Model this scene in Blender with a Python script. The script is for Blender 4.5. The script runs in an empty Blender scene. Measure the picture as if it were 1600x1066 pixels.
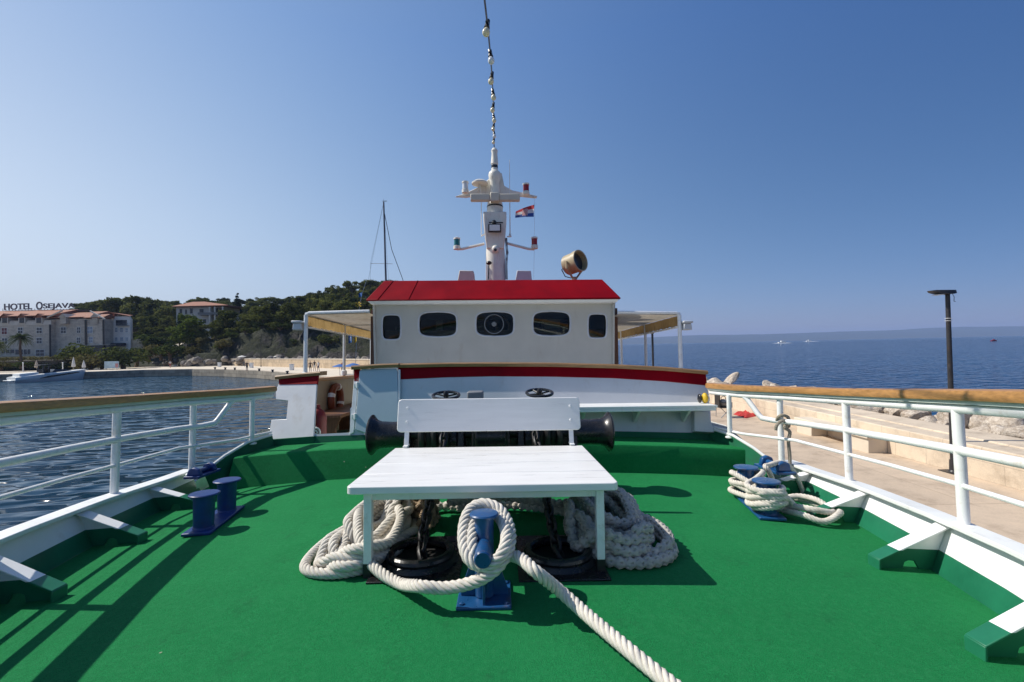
import bpy, bmesh, math, random
import numpy as np
from mathutils import Vector, Matrix, noise as mnoise
R = math.radians
S = bpy.context.scene
COL = S.collection

# ------------------------------------------------------------------ camera
F, CX, CY = 711.0, 800.0, 533.0            # focal length and centre in photograph pixels (16 mm lens)
CAMH = 4.6                                 # metres above the water
CAM_R = (Matrix.Rotation(R(90.70), 3, 'X') @ Matrix.Rotation(R(-1.27), 3, 'Z'))
cam = bpy.data.cameras.new('camera')
cam.sensor_width = 36.0; cam.lens = 36.0 * F / 1600.0
cam.clip_start = 0.05; cam.clip_end = 60000
camo = bpy.data.objects.new('camera', cam); COL.objects.link(camo)
camo.matrix_world = Matrix.Translation((0, 0, CAMH)) @ CAM_R.to_4x4()
S.camera = camo

# the boat's own frame: x to the right, y aft, z up from the foredeck; the camera stands at (0.11, 0, 1.15)
def cam_dir(x, y, z): return (CAM_R @ Vector((x, y, -z)))
_by = cam_dir((785 - CX) / F, -(568 - CY) / F, 1).normalized()
_bx = cam_dir(math.cos(R(.6)), math.sin(R(.6)), 0); _bx = (_bx - _by * _bx.dot(_by)).normalized()
_bz = _bx.cross(_by).normalized()
BR = Matrix((_bx, _by, _bz)).transposed()
HC = 1.15
CB = Vector((0.11, 0, HC))
BOAT = Matrix.Translation(Vector((0, 0, CAMH)) - BR @ CB) @ BR.to_4x4()
WORLD = Matrix.Identity(4)

# ------------------------------------------------------------------ sky, sun, exposure
SUN_B = Vector((-.69, .115, .715)).normalized()     # towards the sun, in the boat's frame
SUN = (BR @ SUN_B).normalized()
EXPO = 0.3
w = bpy.data.worlds.new('World'); S.world = w; w.use_nodes = True
nt = w.node_tree
sky = nt.nodes.new('ShaderNodeTexSky'); sky.sky_type = 'NISHITA'; sky.sun_disc = False
sky.sun_elevation = math.asin(SUN.z); sky.sun_rotation = math.atan2(SUN.x, SUN.y)
sky.altitude = 0; sky.air_density = 1.0; sky.dust_density = .2; sky.ozone_density = 1.0
# the air of that morning: deeper blue away from the sun, paler and whiter towards it, a dim band over the sea
tcw = nt.nodes.new('ShaderNodeTexCoord').outputs['Generated']
def wm(op, a, b=None, c=None):
    n = nt.nodes.new('ShaderNodeMath'); n.operation = op
    for i, v in enumerate((a, b, c)):
        if v is None: continue
        if hasattr(v, 'is_linked'): nt.links.new(v, n.inputs[i])
        else: n.inputs[i].default_value = v
    return n.outputs[0]
sx = nt.nodes.new('ShaderNodeSeparateXYZ'); nt.links.new(tcw, sx.inputs[0])
dt = nt.nodes.new('ShaderNodeVectorMath'); dt.operation = 'DOT_PRODUCT'; nt.links.new(tcw, dt.inputs[0]); dt.inputs[1].default_value = SUN
g_ = dt.outputs['Value']; e_ = wm('POWER', math.e, wm('MULTIPLY', wm('MAXIMUM', sx.outputs[2], 0.0), -1 / .12))
cmb = nt.nodes.new('ShaderNodeCombineXYZ')
SKYFIT = ((-.0005, -.7674, 1.9696, -.6132, -1.684, -1.4567), (-.0418, -.6485, 1.2988, -.5732, -1.069, -.4437), (-.1312, .0997, .7665, -.6284, -.821, .5394))
zp_ = wm('MINIMUM', wm('MAXIMUM', sx.outputs[2], 0.0), .56)
for i, (c0, c1, c2, c3, c4, c5) in enumerate(SKYFIT):
    v = wm('MULTIPLY_ADD', e_, c1, c0 - EXPO * math.log(2)); v = wm('MULTIPLY_ADD', g_, c2, v); v = wm('MULTIPLY_ADD', wm('MULTIPLY', g_, g_), c3, v)
    v = wm('MULTIPLY_ADD', wm('MULTIPLY', e_, g_), c4, v); v = wm('MULTIPLY_ADD', zp_, c5, v)
    nt.links.new(wm('POWER', math.e, v), cmb.inputs[i])
mul = nt.nodes.new('ShaderNodeVectorMath'); mul.operation = 'MULTIPLY'
nt.links.new(sky.outputs[0], mul.inputs[0]); nt.links.new(cmb.outputs[0], mul.inputs[1]); nt.links.new(mul.outputs[0], nt.nodes['Background'].inputs[0])
nt.nodes['Background'].inputs[1].default_value = 0.1
sl = bpy.data.lights.new('sun', 'SUN'); sl.energy = 4.25; sl.angle = R(.5); sl.color = (1, .945, .855)
so = bpy.data.objects.new('sun', sl); COL.objects.link(so)
so.rotation_euler = SUN.to_track_quat('Z', 'Y').to_euler(); so.location = (-30, 5, 40)
S.view_settings.view_transform = 'Standard'; S.view_settings.look = 'None'
S.view_settings.exposure = EXPO; S.view_settings.gamma = 1.0
S.cycles.max_bounces = 6; S.cycles.transparent_max_bounces = 12
S.cycles.volume_bounces = 0

# ------------------------------------------------------------------ pixel of the photograph -> point at a real depth
def ray(px, py): return cam_dir((px - CX) / F, -(py - CY) / F, 1)
def Wz(px, py, z):
    d = ray(px, py); t = (z - CAMH) / d.z; return Vector((0, 0, CAMH)) + d * t
def Wy(px, py, Y):
    d = ray(px, py); return Vector((0, 0, CAMH)) + d * (Y / d.y)
def bray(px, py): return BR.transposed() @ ray(px, py)
def Bz(px, py, z):
    d = bray(px, py); return CB + d * ((z - HC) / d.z)
def By(px, py, y):
    d = bray(px, py); return CB + d * (y / d.y)
def Bp(px, py, p, n):
    d = bray(px, py); p, n = Vector(p), Vector(n); return CB + d * ((p - CB).dot(n) / d.dot(n))

# ------------------------------------------------------------------ mesh builder
class MB:
    def __init__(s): s.v = []; s.f = []; s.m = []
    def add(s, vs, fs, mi=0):
        o = len(s.v); s.v += [tuple(p) for p in vs]
        for f in fs: s.f.append([i + o for i in f]); s.m.append(mi)
        return s
    def box(s, c, d, rot=None, mi=0):
        hx, hy, hz = d[0] / 2, d[1] / 2, d[2] / 2
        vs = [Vector((x, y, z)) for x in (-hx, hx) for y in (-hy, hy) for z in (-hz, hz)]
        if rot is not None: vs = [rot @ v for v in vs]
        c = Vector(c); vs = [v + c for v in vs]
        return s.add(vs, [(0, 1, 3, 2), (4, 6, 7, 5), (0, 4, 5, 1), (2, 3, 7, 6), (0, 2, 6, 4), (1, 5, 7, 3)], mi)
    def b2(s, a, b, mi=0):
        a, b = Vector(a), Vector(b); return s.box((a + b) / 2, [abs(b[i] - a[i]) for i in range(3)], None, mi)
    def slab(s, pts, off, mi=0):               # polygon and its copy moved by off
        n = len(pts); off = Vector(off); pts = [Vector(p) for p in pts]
        s.add(pts + [p + off for p in pts],
              [list(range(n))[::-1], list(range(n, 2 * n))] + [(i, (i + 1) % n, n + (i + 1) % n, n + i) for i in range(n)], mi)
        return s
    def rings(s, rs, close=True, capa=True, capb=True, mi=0):
        n = len(rs[0]); o = len(s.v)
        for r in rs: s.v += [tuple(p) for p in r]
        for i in range(len(rs) - 1):
            for j in range(n if close else n - 1):
                k = (j + 1) % n
                s.f.append([o + i * n + j, o + i * n + k, o + (i + 1) * n + k, o + (i + 1) * n + j]); s.m.append(mi)
        if capa: s.f.append([o + j for j in range(n)][::-1]); s.m.append(mi)
        if capb: s.f.append([o + (len(rs) - 1) * n + j for j in range(n)]); s.m.append(mi)
        return s
    def tube(s, path, r, n=10, caps=True, mi=0):
        P = [Vector(p) for p in path]; rs = []
        rad = r if isinstance(r, (list, tuple)) else [r] * len(P)
        t0 = (P[1] - P[0]).normalized()
        u = t0.orthogonal().normalized()
        for i, p in enumerate(P):
            a = (P[i] - P[i - 1]).normalized() if i else t0
            b = (P[i + 1] - P[i]).normalized() if i < len(P) - 1 else a
            t = (a + b); t = t.normalized() if t.length > 1e-6 else a
            u = (u - t * u.dot(t)).normalized(); v = t.cross(u)
            k = 1 / max(.5, math.sqrt(max(0.25, (1 + a.dot(b)) / 2)))
            rs.append([p + (u * math.cos(2 * math.pi * j / n) + v * math.sin(2 * math.pi * j / n)) * rad[i] * (k if 0 < i < len(P) - 1 else 1) for j in range(n)])
        return s.rings(rs, True, caps, caps, mi)
    def lathe(s, prof, c, ax=(0, 0, 1), n=20, mi=0, capa=True, capb=True):   # prof: (along, radius)
        ax = Vector(ax).normalized(); u = ax.orthogonal().normalized(); v = ax.cross(u); c = Vector(c)
        return s.rings([[c + ax * h + (u * math.cos(2 * math.pi * j / n) + v * math.sin(2 * math.pi * j / n)) * max(r, 1e-4) for j in range(n)] for h, r in prof], True, capa, capb, mi)
    def torus(s, c, ax, Rr, r, n=24, m=8, mi=0, sx=1, u=None, a0=0, a1=2 * math.pi):
        ax = Vector(ax).normalized(); u = (Vector(u).normalized() if u is not None else ax.orthogonal().normalized()); v = ax.cross(u); c = Vector(c)
        full = abs(a1 - a0 - 2 * math.pi) < 1e-6; rs = []
        for i in range(n if full else n + 1):
            a = a0 + (a1 - a0) * i / n; d = u * math.cos(a) * sx + v * math.sin(a); dn = (u * math.cos(a) + v * math.sin(a)).normalized()
            rs.append([c + d * Rr + dn * r * math.cos(2 * math.pi * j / m) + ax * r * math.sin(2 * math.pi * j / m) for j in range(m)])
        if full: rs.append(rs[0])
        return s.rings(rs, True, not full, not full, mi)
    def ball(s, c, r, n=12, m=8, mi=0, sc=(1, 1, 1)):
        c = Vector(c)
        return s.rings([[c + Vector((r * sc[0] * math.sin(math.pi * i / m) * math.cos(2 * math.pi * j / n), r * sc[1] * math.sin(math.pi * i / m) * math.sin(2 * math.pi * j / n), r * sc[2] * math.cos(math.pi * i / m))) if 0 < i < m else c + Vector((1e-4 * math.cos(j * 6.28 / n), 1e-4 * math.sin(j * 6.28 / n), r * sc[2] * (1 if i == 0 else -1))) for j in range(n)] for i in range(m + 1)], True, True, True, mi)

ORG = {}
def link_mesh(name, me, parent=None):
    o = bpy.data.objects.new(name, me); COL.objects.link(o)
    if parent is not None: o.parent = parent
    return o
def build(name, mb, mats, parent=None, loc=(0, 0, 0), frame=None, bevel=0, smooth=35, sub=0):
    """mb is in the frame's own coordinates; a child sits under its parent's origin, a top-level mesh gets its origin at loc"""
    if parent is not None: o0 = ORG[parent.name]
    else: o0 = Vector(loc)
    me = bpy.data.meshes.new(name)
    me.from_pydata([(x - o0[0], y - o0[1], z - o0[2]) for x, y, z in mb.v], [], mb.f)
    for mm in (mats if isinstance(mats, (list, tuple)) else [mats]): me.materials.append(mm)
    if len(me.materials) > 1: me.polygons.foreach_set('material_index', mb.m)
    bm = bmesh.new(); bm.from_mesh(me); bmesh.ops.recalc_face_normals(bm, faces=bm.faces); bm.to_mesh(me); bm.free()
    if smooth:
        me.polygons.foreach_set('use_smooth', [True] * len(me.polygons)); me.set_sharp_from_angle(angle=R(smooth))
    o = link_mesh(name, me, parent)
    ORG[o.name] = Vector(o0)
    if parent is None: o.matrix_world = (BOAT if frame is None else frame) @ Matrix.Translation(o0)
    if bevel:
        b = o.modifiers.new('bevel', 'BEVEL'); b.width = bevel; b.segments = 2; b.limit_method = 'ANGLE'; b.angle_limit = R(40)
    return o
def tag(o, label=None, cat=None, group=None, kind=None):
    if label: o['label'] = label
    if cat: o['category'] = cat
    if group: o['group'] = group
    if kind: o['kind'] = kind
    return o
def thing(name, label, cat, loc=(0, 0, 0), frame=None, group=None):
    o = bpy.data.objects.new(name, None); COL.objects.link(o); o.empty_display_size = .1
    o.matrix_world = (BOAT if frame is None else frame) @ Matrix.Translation(Vector(loc)); ORG[o.name] = Vector(loc)
    return tag(o, label, cat, group)
def copy_tree(o, parent=None):
    c = o.copy(); COL.objects.link(c)
    if parent is not None: c.parent = parent
    for ch in o.children: copy_tree(ch, c)
    return c
def place(o, loc, rz=0, sc=1, frame=None):
    s = sc if isinstance(sc, (tuple, list)) else (sc, sc, sc)
    o.matrix_world = (WORLD if frame is None else frame) @ Matrix.Translation(Vector(loc)) @ Matrix.Rotation(rz, 4, 'Z') @ Matrix.Diagonal((*s, 1))

# ------------------------------------------------------------------ materials
def nmat(name):
    m = bpy.data.materials.new(name); m.use_nodes = True
    t = m.node_tree; return m, t, t.nodes['Principled BSDF']
def noise_node(t, vec, scale, detail=4, rough=.55, stretch=None):
    n = t.nodes.new('ShaderNodeTexNoise'); n.inputs['Scale'].default_value = scale
    n.inputs['Detail'].default_value = detail; n.inputs['Roughness'].default_value = rough
    if stretch:
        mp = t.nodes.new('ShaderNodeMapping'); mp.inputs['Scale'].default_value = stretch
        t.links.new(vec, mp.inputs[0]); vec = mp.outputs[0]
    t.links.new(vec, n.inputs['Vector']); return n
def ramp(t, fac, stops):
    r = t.nodes.new('ShaderNodeValToRGB'); e = r.color_ramp.elements
    while len(e) < len(stops): e.new(.5)
    for i, (p, c) in enumerate(stops):
        e[i].position = p; e[i].color = (*c, 1) if len(c) == 3 else c
    t.links.new(fac, r.inputs[0]); return r
def mixc(t, fac, a, b, mode='MIX'):
    m = t.nodes.new('ShaderNodeMix'); m.data_type = 'RGBA'; m.blend_type = mode
    for s, v in ((m.inputs[0], fac), (m.inputs[6], a), (m.inputs[7], b)):
        if hasattr(v, 'is_linked'): t.links.new(v, s)
        elif isinstance(v, (int, float)): s.default_value = v
        else: s.default_value = (*v, 1)
    return m.outputs[2]
def mat(name, base, rough=.5, var=.12, scale=6, stretch=None, bump=0, bscale=60, bdist=.004, metal=0, dirt=None, dirt_amt=.3, dscale=3, dstretch=None, spec=.5, coat=0):
    m, t, p = nmat(name)
    tc = t.nodes.new('ShaderNodeTexCoord').outputs['Object']
    n = noise_node(t, tc, scale, 5, .6, stretch)
    lo = [max(0, c * (1 - var)) for c in base]; hi = [min(1, c * (1 + var)) for c in base]
    c = ramp(t, n.outputs['Fac'], [(.3, lo), (.7, hi)]).outputs[0]
    if dirt:
        d = noise_node(t, tc, dscale, 7, .7, dstretch)
        f = ramp(t, d.outputs['Fac'], [(.56, (0, 0, 0)), (.74, (dirt_amt,) * 3)]).outputs[0]
        c = mixc(t, f, c, dirt)
    t.links.new(c, p.inputs['Base Color'])
    rr = ramp(t, n.outputs['Fac'], [(.3, (max(0, rough - .08),) * 3), (.7, (min(1, rough + .08),) * 3)]).outputs[0]
    t.links.new(rr, p.inputs['Roughness'])
    p.inputs['Metallic'].default_value = metal; p.inputs['Specular IOR Level'].default_value = spec
    p.inputs['Coat Weight'].default_value = coat
    if bump:
        b = t.nodes.new('ShaderNodeBump'); b.inputs['Strength'].default_value = bump; b.inputs['Distance'].default_value = bdist
        bn = noise_node(t, tc, bscale, 4, .6, stretch)
        t.links.new(bn.outputs['Fac'], b.inputs['Height']); t.links.new(b.outputs[0], p.inputs['Normal'])
    return m

WHITE = mat('white_paint', (.78, .79, .77), .38, .04, 2.5, bump=.15, bscale=22, bdist=.004, dirt=(.42, .36, .27), dirt_amt=.35, dscale=2.2, dstretch=(3, 3, 1))
WHITE_PIPE = mat('white_pipe_paint', (.82, .82, .8), .3, .03, 8, bump=.1, bscale=60, bdist=.002, dirt=(.45, .33, .2), dirt_amt=.5, dscale=9)
BENCH_WHITE = mat('bench_white_paint', (.78, .775, .755), .33, .04, 3, stretch=(1, 9, 9), bump=.25, bscale=26, bdist=.0025, dirt=(.6, .57, .52), dirt_amt=.25, dscale=2.5, dstretch=(1, 10, 4))
RED = mat('red_paint', (.23, .001, .006), .5, .22, 2.2, bump=.06, bscale=14, dirt=(.2, .005, .01), dirt_amt=.4, spec=.08)
GREENP = mat('green_paint', (.008, .12, .055), .6, .14, 5, bump=.2, bscale=30, dirt=(.03, .06, .045), dirt_amt=.6, dscale=6, spec=.2)
WHITE_WH_SHADE = mat('wheelhouse_shaded_white', (.5, .49, .435), .4, .06, 2.5, bump=.15, bscale=18, bdist=.004, dirt=(.36, .3, .22), dirt_amt=.35, dscale=2.2, dstretch=(3, 3, 1))  # white paint toned down, deepening the shade on the wheelhouse through its colour
WHITE_BH_SHADE = mat('bulkhead_shaded_white', (.6, .61, .62), .38, .05, 2.5, bump=.2, bscale=9, bdist=.006, dirt=(.4, .34, .26), dirt_amt=.35, dscale=2.2, dstretch=(3, 3, 1))  # white again, darkened in the colour to deepen the bulkhead's shade
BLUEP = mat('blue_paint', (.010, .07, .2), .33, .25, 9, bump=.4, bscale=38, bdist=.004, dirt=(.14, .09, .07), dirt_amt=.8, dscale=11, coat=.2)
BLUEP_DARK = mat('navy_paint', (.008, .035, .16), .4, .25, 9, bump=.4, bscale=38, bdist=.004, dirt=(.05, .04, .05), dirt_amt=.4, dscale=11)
BLACKP = mat('black_paint', (.012, .012, .014), .27, .3, 8, bump=.35, bscale=30, bdist=.004, dirt=(.09, .06, .045), dirt_amt=.35, dscale=12)
BLACKM = mat('black_iron', (.018, .017, .017), .5, .4, 12, bump=.5, bscale=50, bdist=.004, dirt=(.12, .06, .03), dirt_amt=.5, dscale=14)
WOOD = mat('varnished_wood', (.4, .205, .07), .38, .28, 5, stretch=(14, 1.2, 14), bump=.15, bscale=25, dirt=(.13, .065, .03), dirt_amt=.55, dscale=2, dstretch=(9, 1, 9))
WOODX = mat('cap_wood', (.3, .17, .075), .45, .28, 5, stretch=(1.2, 14, 14), bump=.15, bscale=25, dirt=(.13, .07, .035), dirt_amt=.6, dscale=2, dstretch=(1, 9, 9))
DWOOD = mat('dark_wood', (.13, .055, .025), .5, .35, 6, stretch=(8, 8, 1), bump=.2, bscale=30)
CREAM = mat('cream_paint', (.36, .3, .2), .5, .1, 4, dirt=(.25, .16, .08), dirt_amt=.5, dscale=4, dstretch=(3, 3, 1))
TAN = mat('tan_paint', (.38, .31, .19), .45, .12, 6, dirt=(.15, .08, .04), dirt_amt=.6, dscale=8)
MASTW = mat('mast_paint', (.74, .71, .63), .42, .06, 4, dirt=(.35, .2, .08), dirt_amt=.55, dscale=5, dstretch=(5, 5, 1))
GREY = mat('grey_plastic', (.18, .19, .2), .5, .1, 6)
GREYL = mat('light_grey_paint', (.52, .54, .56), .45, .08, 6)
ROPE_W = mat('white_rope', (.63, .59, .52), .88, .16, 30, bump=.7, bscale=260, bdist=.003, dirt=(.3, .24, .17), dirt_amt=.5, dscale=5)
ROPE_G = mat('grey_rope', (.46, .43, .38), .9, .15, 30, bump=.7, bscale=260, bdist=.003, dirt=(.27, .24, .2), dirt_amt=.5, dscale=5)
ROPE_B = mat('brown_rope', (.34, .25, .16), .9, .35, 45, bump=.9, bscale=190, bdist=.005, dirt=(.15, .09, .05), dirt_amt=.6, dscale=8)
BLUE_TARP = mat('blue_fabric', (.03, .12, .35), .8, .15, 5)
ORANGE_SHADE = mat('shaded_orange_plastic', (.2, .04, .012), .5, .12, 6)  # orange darkened so the lifebuoy looks shaded in the dim gangway
REDCLOTH = mat('red_cloth', (.42, .03, .025), .9, .2, 12, bump=.6, bscale=25, bdist=.02)
YELLOW = mat('yellow_plastic', (.65, .42, .02), .5, .1, 8)
STEEL = mat('dark_steel', (.035, .034, .036), .45, .25, 7, metal=.3, dirt=(.14, .07, .04), dirt_amt=.4, dscale=6)
CHROME = mat('galvanised', (.4, .4, .4), .45, .2, 20, metal=.8)

def glassmat(name, tint, spec=.08, rough=.02):
    m, t, p = nmat(name); t.nodes.remove(p)
    tr = t.nodes.new('ShaderNodeBsdfTransparent'); tr.inputs[0].default_value = (*tint, 1)
    gl = t.nodes.new('ShaderNodeBsdfGlossy'); gl.inputs['Roughness'].default_value = rough
    fr = t.nodes.new('ShaderNodeFresnel'); fr.inputs[0].default_value = 1.5
    mx = t.nodes.new('ShaderNodeMixShader'); t.links.new(fr.outputs[0], mx.inputs[0])
    t.links.new(tr.outputs[0], mx.inputs[1]); t.links.new(gl.outputs[0], mx.inputs[2])
    t.links.new(mx.outputs[0], t.nodes['Material Output'].inputs[0]); return m
GLASS = glassmat('window_glass', (.62, .66, .64))
RGLASS = mat('red_lens', (.3, .012, .015), .12, .1, 5)
GGLASS = mat('green_lens', (.01, .14, .16), .12, .1, 5)
BULB = mat('cream_bulb', (.72, .64, .45), .15, .04, 5)
BULBC = mat('clear_bulb', (.7, .72, .74), .06, .04, 5)
DARKGL = mat('dark_pane', (.03, .035, .045), .08, .3, 1.2)

def turf_mat():
    m, t, p = nmat('green_turf'); tc = t.nodes.new('ShaderNodeTexCoord').outputs['Object']
    a = noise_node(t, tc, 260, 3, .7); b = noise_node(t, tc, 2.2, 6, .65); d = noise_node(t, tc, 38, 4, .65)
    c = ramp(t, a.outputs['Fac'], [(.3, (.003, .085, .025)), (.7, (.014, .285, .082))]).outputs[0]
    c = mixc(t, ramp(t, b.outputs['Fac'], [(.35, (0, 0, 0)), (.7, (.45,) * 3)]).outputs[0], c, (.008, .15, .045))
    c = mixc(t, ramp(t, d.outputs['Fac'], [(.45, (0, 0, 0)), (.75, (.4,) * 3)]).outputs[0], c, (.03, .24, .085))
    f1 = noise_node(t, tc, .75, 7, .72); f3 = noise_node(t, tc, 4.5, 8, .8)
    c = mixc(t, ramp(t, f1.outputs['Fac'], [(.47, (0, 0, 0)), (.68, (.5,) * 3)]).outputs[0], c, (.018, .225, .07))
    c = mixc(t, ramp(t, f3.outputs['Fac'], [(.56, (0, 0, 0)), (.72, (.55,) * 3)]).outputs[0], c, (.008, .075, .03))
    v = t.nodes.new('ShaderNodeTexVoronoi'); v.inputs['Scale'].default_value = 5.5; t.links.new(tc, v.inputs['Vector'])
    f = ramp(t, v.outputs['Distance'], [(.026, (.8,) * 3), (.044, (0, 0, 0))]).outputs[0]
    k = ramp(t, v.outputs['Color'], [(.62, (0, 0, 0)), (.64, (1, 1, 1))]).outputs[0]
    f2 = mixc(t, 1.0, f, k, 'MULTIPLY')
    c = mixc(t, f2, c, (.5, .47, .36))
    t.links.new(c, p.inputs['Base Color']); p.inputs['Roughness'].default_value = .95; p.inputs['Specular IOR Level'].default_value = .15
    bp = t.nodes.new('ShaderNodeBump'); bp.inputs['Strength'].default_value = .9; bp.inputs['Distance'].default_value = .009
    h = mixc(t, .4, a.outputs['Fac'], d.outputs['Fac']); t.links.new(h, bp.inputs['Height']); t.links.new(bp.outputs[0], p.inputs['Normal'])
    return m
TURF = turf_mat()

def bw_mat():   # bulwark: white plating with a green painted foot
    m, t, p = nmat('white_over_green_paint'); tc = t.nodes.new('ShaderNodeTexCoord').outputs['Object']
    g = t.nodes.new('ShaderNodeSeparateXYZ'); t.links.new(tc, g.inputs[0])
    ab = t.nodes.new('ShaderNodeMath'); ab.operation = 'ABSOLUTE'; t.links.new(g.outputs[0], ab.inputs[0])
    sq = t.nodes.new('ShaderNodeMath'); sq.operation = 'MULTIPLY'; t.links.new(ab.outputs[0], sq.inputs[0]); t.links.new(ab.outputs[0], sq.inputs[1])
    ma = t.nodes.new('ShaderNodeMath'); ma.operation = 'MULTIPLY_ADD'; t.links.new(sq.outputs[0], ma.inputs[0]); ma.inputs[1].default_value = .012; t.links.new(g.outputs[2], ma.inputs[2])
    st = t.nodes.new('ShaderNodeMath'); st.operation = 'GREATER_THAN'; st.inputs[1].default_value = .115; t.links.new(ma.outputs[0], st.inputs[0])
    n = noise_node(t, tc, 3, 6, .65); n2 = noise_node(t, tc, 6, 7, .7, (2, 2, .6))
    gr = ramp(t, n.outputs['Fac'], [(.3, (.008, .11, .055)), (.7, (.016, .18, .09))]).outputs[0]
    wh = ramp(t, n.outputs['Fac'], [(.3, (.76, .76, .74)), (.7, (.83, .83, .82))]).outputs[0]
    wh = mixc(t, ramp(t, n2.outputs['Fac'], [(.6, (0, 0, 0)), (.75, (.35,) * 3)]).outputs[0], wh, (.42, .32, .2))
    t.links.new(mixc(t, st.outputs[0], gr, wh), p.inputs['Base Color']); p.inputs['Roughness'].default_value = .4
    bp = t.nodes.new('ShaderNodeBump'); bp.inputs['Strength'].default_value = .2; bp.inputs['Distance'].default_value = .006
    t.links.new(noise_node(t, tc, 14, 4).outputs['Fac'], bp.inputs['Height']); t.links.new(bp.outputs[0], p.inputs['Normal'])
    return m
BWMAT = bw_mat()

def canvas_mat(nm, lo, hi, tr):
    m, t, p = nmat(nm); tc = t.nodes.new('ShaderNodeTexCoord').outputs['Object']
    n = noise_node(t, tc, 3, 6, .65, (1, .4, 1)); n2 = noise_node(t, tc, 18, 3, .6, (1, 1, .3))
    c = ramp(t, n.outputs['Fac'], [(.3, lo), (.7, hi)]).outputs[0]
    c = mixc(t, ramp(t, n2.outputs['Fac'], [(.5, (0, 0, 0)), (.7, (.5,) * 3)]).outputs[0], c, [x * .55 for x in lo])
    d = t.nodes.new('ShaderNodeBsdfDiffuse'); tl = t.nodes.new('ShaderNodeBsdfTranslucent'); mx = t.nodes.new('ShaderNodeMixShader'); mx.inputs[0].default_value = tr
    t.links.new(c, d.inputs[0]); t.links.new(c, tl.inputs[0]); t.links.new(d.outputs[0], mx.inputs[1]); t.links.new(tl.outputs[0], mx.inputs[2])
    t.links.new(mx.outputs[0], t.nodes['Material Output'].inputs[0]); t.nodes.remove(p); return m
CANVAS = canvas_mat('awning_canvas', (.42, .35, .26), (.6, .54, .44), .3)
VALANCE = canvas_mat('tan_valance', (.36, .23, .09), (.52, .36, .16), .4)

def stone_mat(name, base, bw, bh, plane='YZ', mortar=.012, var=.14, joint=(.25, .2, .15), bump=.3):
    m, t, p = nmat(name); tc = t.nodes.new('ShaderNodeTexCoord').outputs['Object']
    g = t.nodes.new('ShaderNodeSeparateXYZ'); t.links.new(tc, g.inputs[0])
    cb = t.nodes.new('ShaderNodeCombineXYZ')
    ix = {'X': 0, 'Y': 1, 'Z': 2}
    t.links.new(g.outputs[ix[plane[0]]], cb.inputs[0]); t.links.new(g.outputs[ix[plane[1]]], cb.inputs[1])
    b = t.nodes.new('ShaderNodeTexBrick'); b.inputs['Scale'].default_value = 1; b.inputs['Brick Width'].default_value = bw; b.inputs['Row Height'].default_value = bh
    b.inputs['Mortar Size'].default_value = mortar; b.inputs['Mortar Smooth'].default_value = .3; t.links.new(cb.outputs[0], b.inputs['Vector'])
    b.inputs['Color1'].default_value = (*[c * (1 + var * .4) for c in base], 1); b.inputs['Color2'].default_value = (*[c * (1 - var * .5) for c in base], 1); b.inputs['Mortar'].default_value = (*joint, 1)
    n = noise_node(t, tc, .9, 9, .75); n2 = noise_node(t, tc, 30, 4, .7)
    c = mixc(t, 1.0, b.outputs['Color'], ramp(t, n.outputs['Fac'], [(.34, (.66, .63, .6)), (.5, (.97, .96, .95)), (.65, (1.1, 1.08, 1.05))]).outputs[0], 'MULTIPLY')
    c = mixc(t, 1.0, c, ramp(t, n2.outputs['Fac'], [(.3, (.9,) * 3), (.7, (1.08,) * 3)]).outputs[0], 'MULTIPLY')
    t.links.new(c, p.inputs['Base Color']); p.inputs['Roughness'].default_value = .85
    bp = t.nodes.new('ShaderNodeBump'); bp.inputs['Strength'].default_value = bump; bp.inputs['Distance'].default_value = .02
    h = mixc(t, .35, b.outputs['Fac'], n2.outputs['Fac']); bp.invert = True
    t.links.new(h, bp.inputs['Height']); t.links.new(bp.outputs[0], p.inputs['Normal'])
    return m
PIERWALL = stone_mat('pier_wall_blocks', (.62, .52, .4), .95, .42, 'YZ', .008, .12, (.42, .35, .27))
PIERFLOOR = stone_mat('pier_floor_concrete', (.54, .43, .32), 3.6, 4.5, 'XY', .012, .12, (.36, .28, .2), .2)
QUAYWALL = stone_mat('quay_stone', (.3, .265, .21), 1.6, .65, 'XZ', .03, .35, (.12, .1, .08), .6)
QUAYTOP = mat('quay_paving', (.62, .54, .43), .85, .12, .8, bump=.2, bscale=6, bdist=.02)
BEIGEWALL = stone_mat('beige_wall_stone', (.56, .44, .3), 2.4, .9, 'XZ', .02, .2, (.33, .26, .18), .3)
HOTELWALL = stone_mat('hotel_stone', (.56, .5, .42), 1.1, .45, 'XZ', .02, .2, (.36, .31, .26), .3)
def rock_mat(name, a, b, sc):
    m, t, p = nmat(name); tc = t.nodes.new('ShaderNodeTexCoord').outputs['Object']
    n = noise_node(t, tc, sc, 9, .68); v = noise_node(t, tc, sc * 4, 8, .75)
    c = ramp(t, n.outputs['Fac'], [(.32, a), (.5, [(x + y) / 2 for x, y in zip(a, b)]), (.66, b)]).outputs[0]
    c = mixc(t, 1.0, c, ramp(t, v.outputs['Fac'], [(.35, (.62, .58, .55)), (.6, (1.08,) * 3)]).outputs[0], 'MULTIPLY')
    t.links.new(c, p.inputs['Base Color']); p.inputs['Roughness'].default_value = .9
    bp = t.nodes.new('ShaderNodeBump'); bp.inputs['Strength'].default_value = .7; bp.inputs['Distance'].default_value = .25 / sc
    t.links.new(v.outputs['Fac'], bp.inputs['Height']); t.links.new(bp.outputs[0], p.inputs['Normal']); return m
CLIFFR = rock_mat('cliff_rock', (.13, .115, .1), (.42, .38, .33), .8)
BOULDER = rock_mat('boulder_limestone', (.5, .4, .3), (.78, .7, .6), 1.4)
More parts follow.
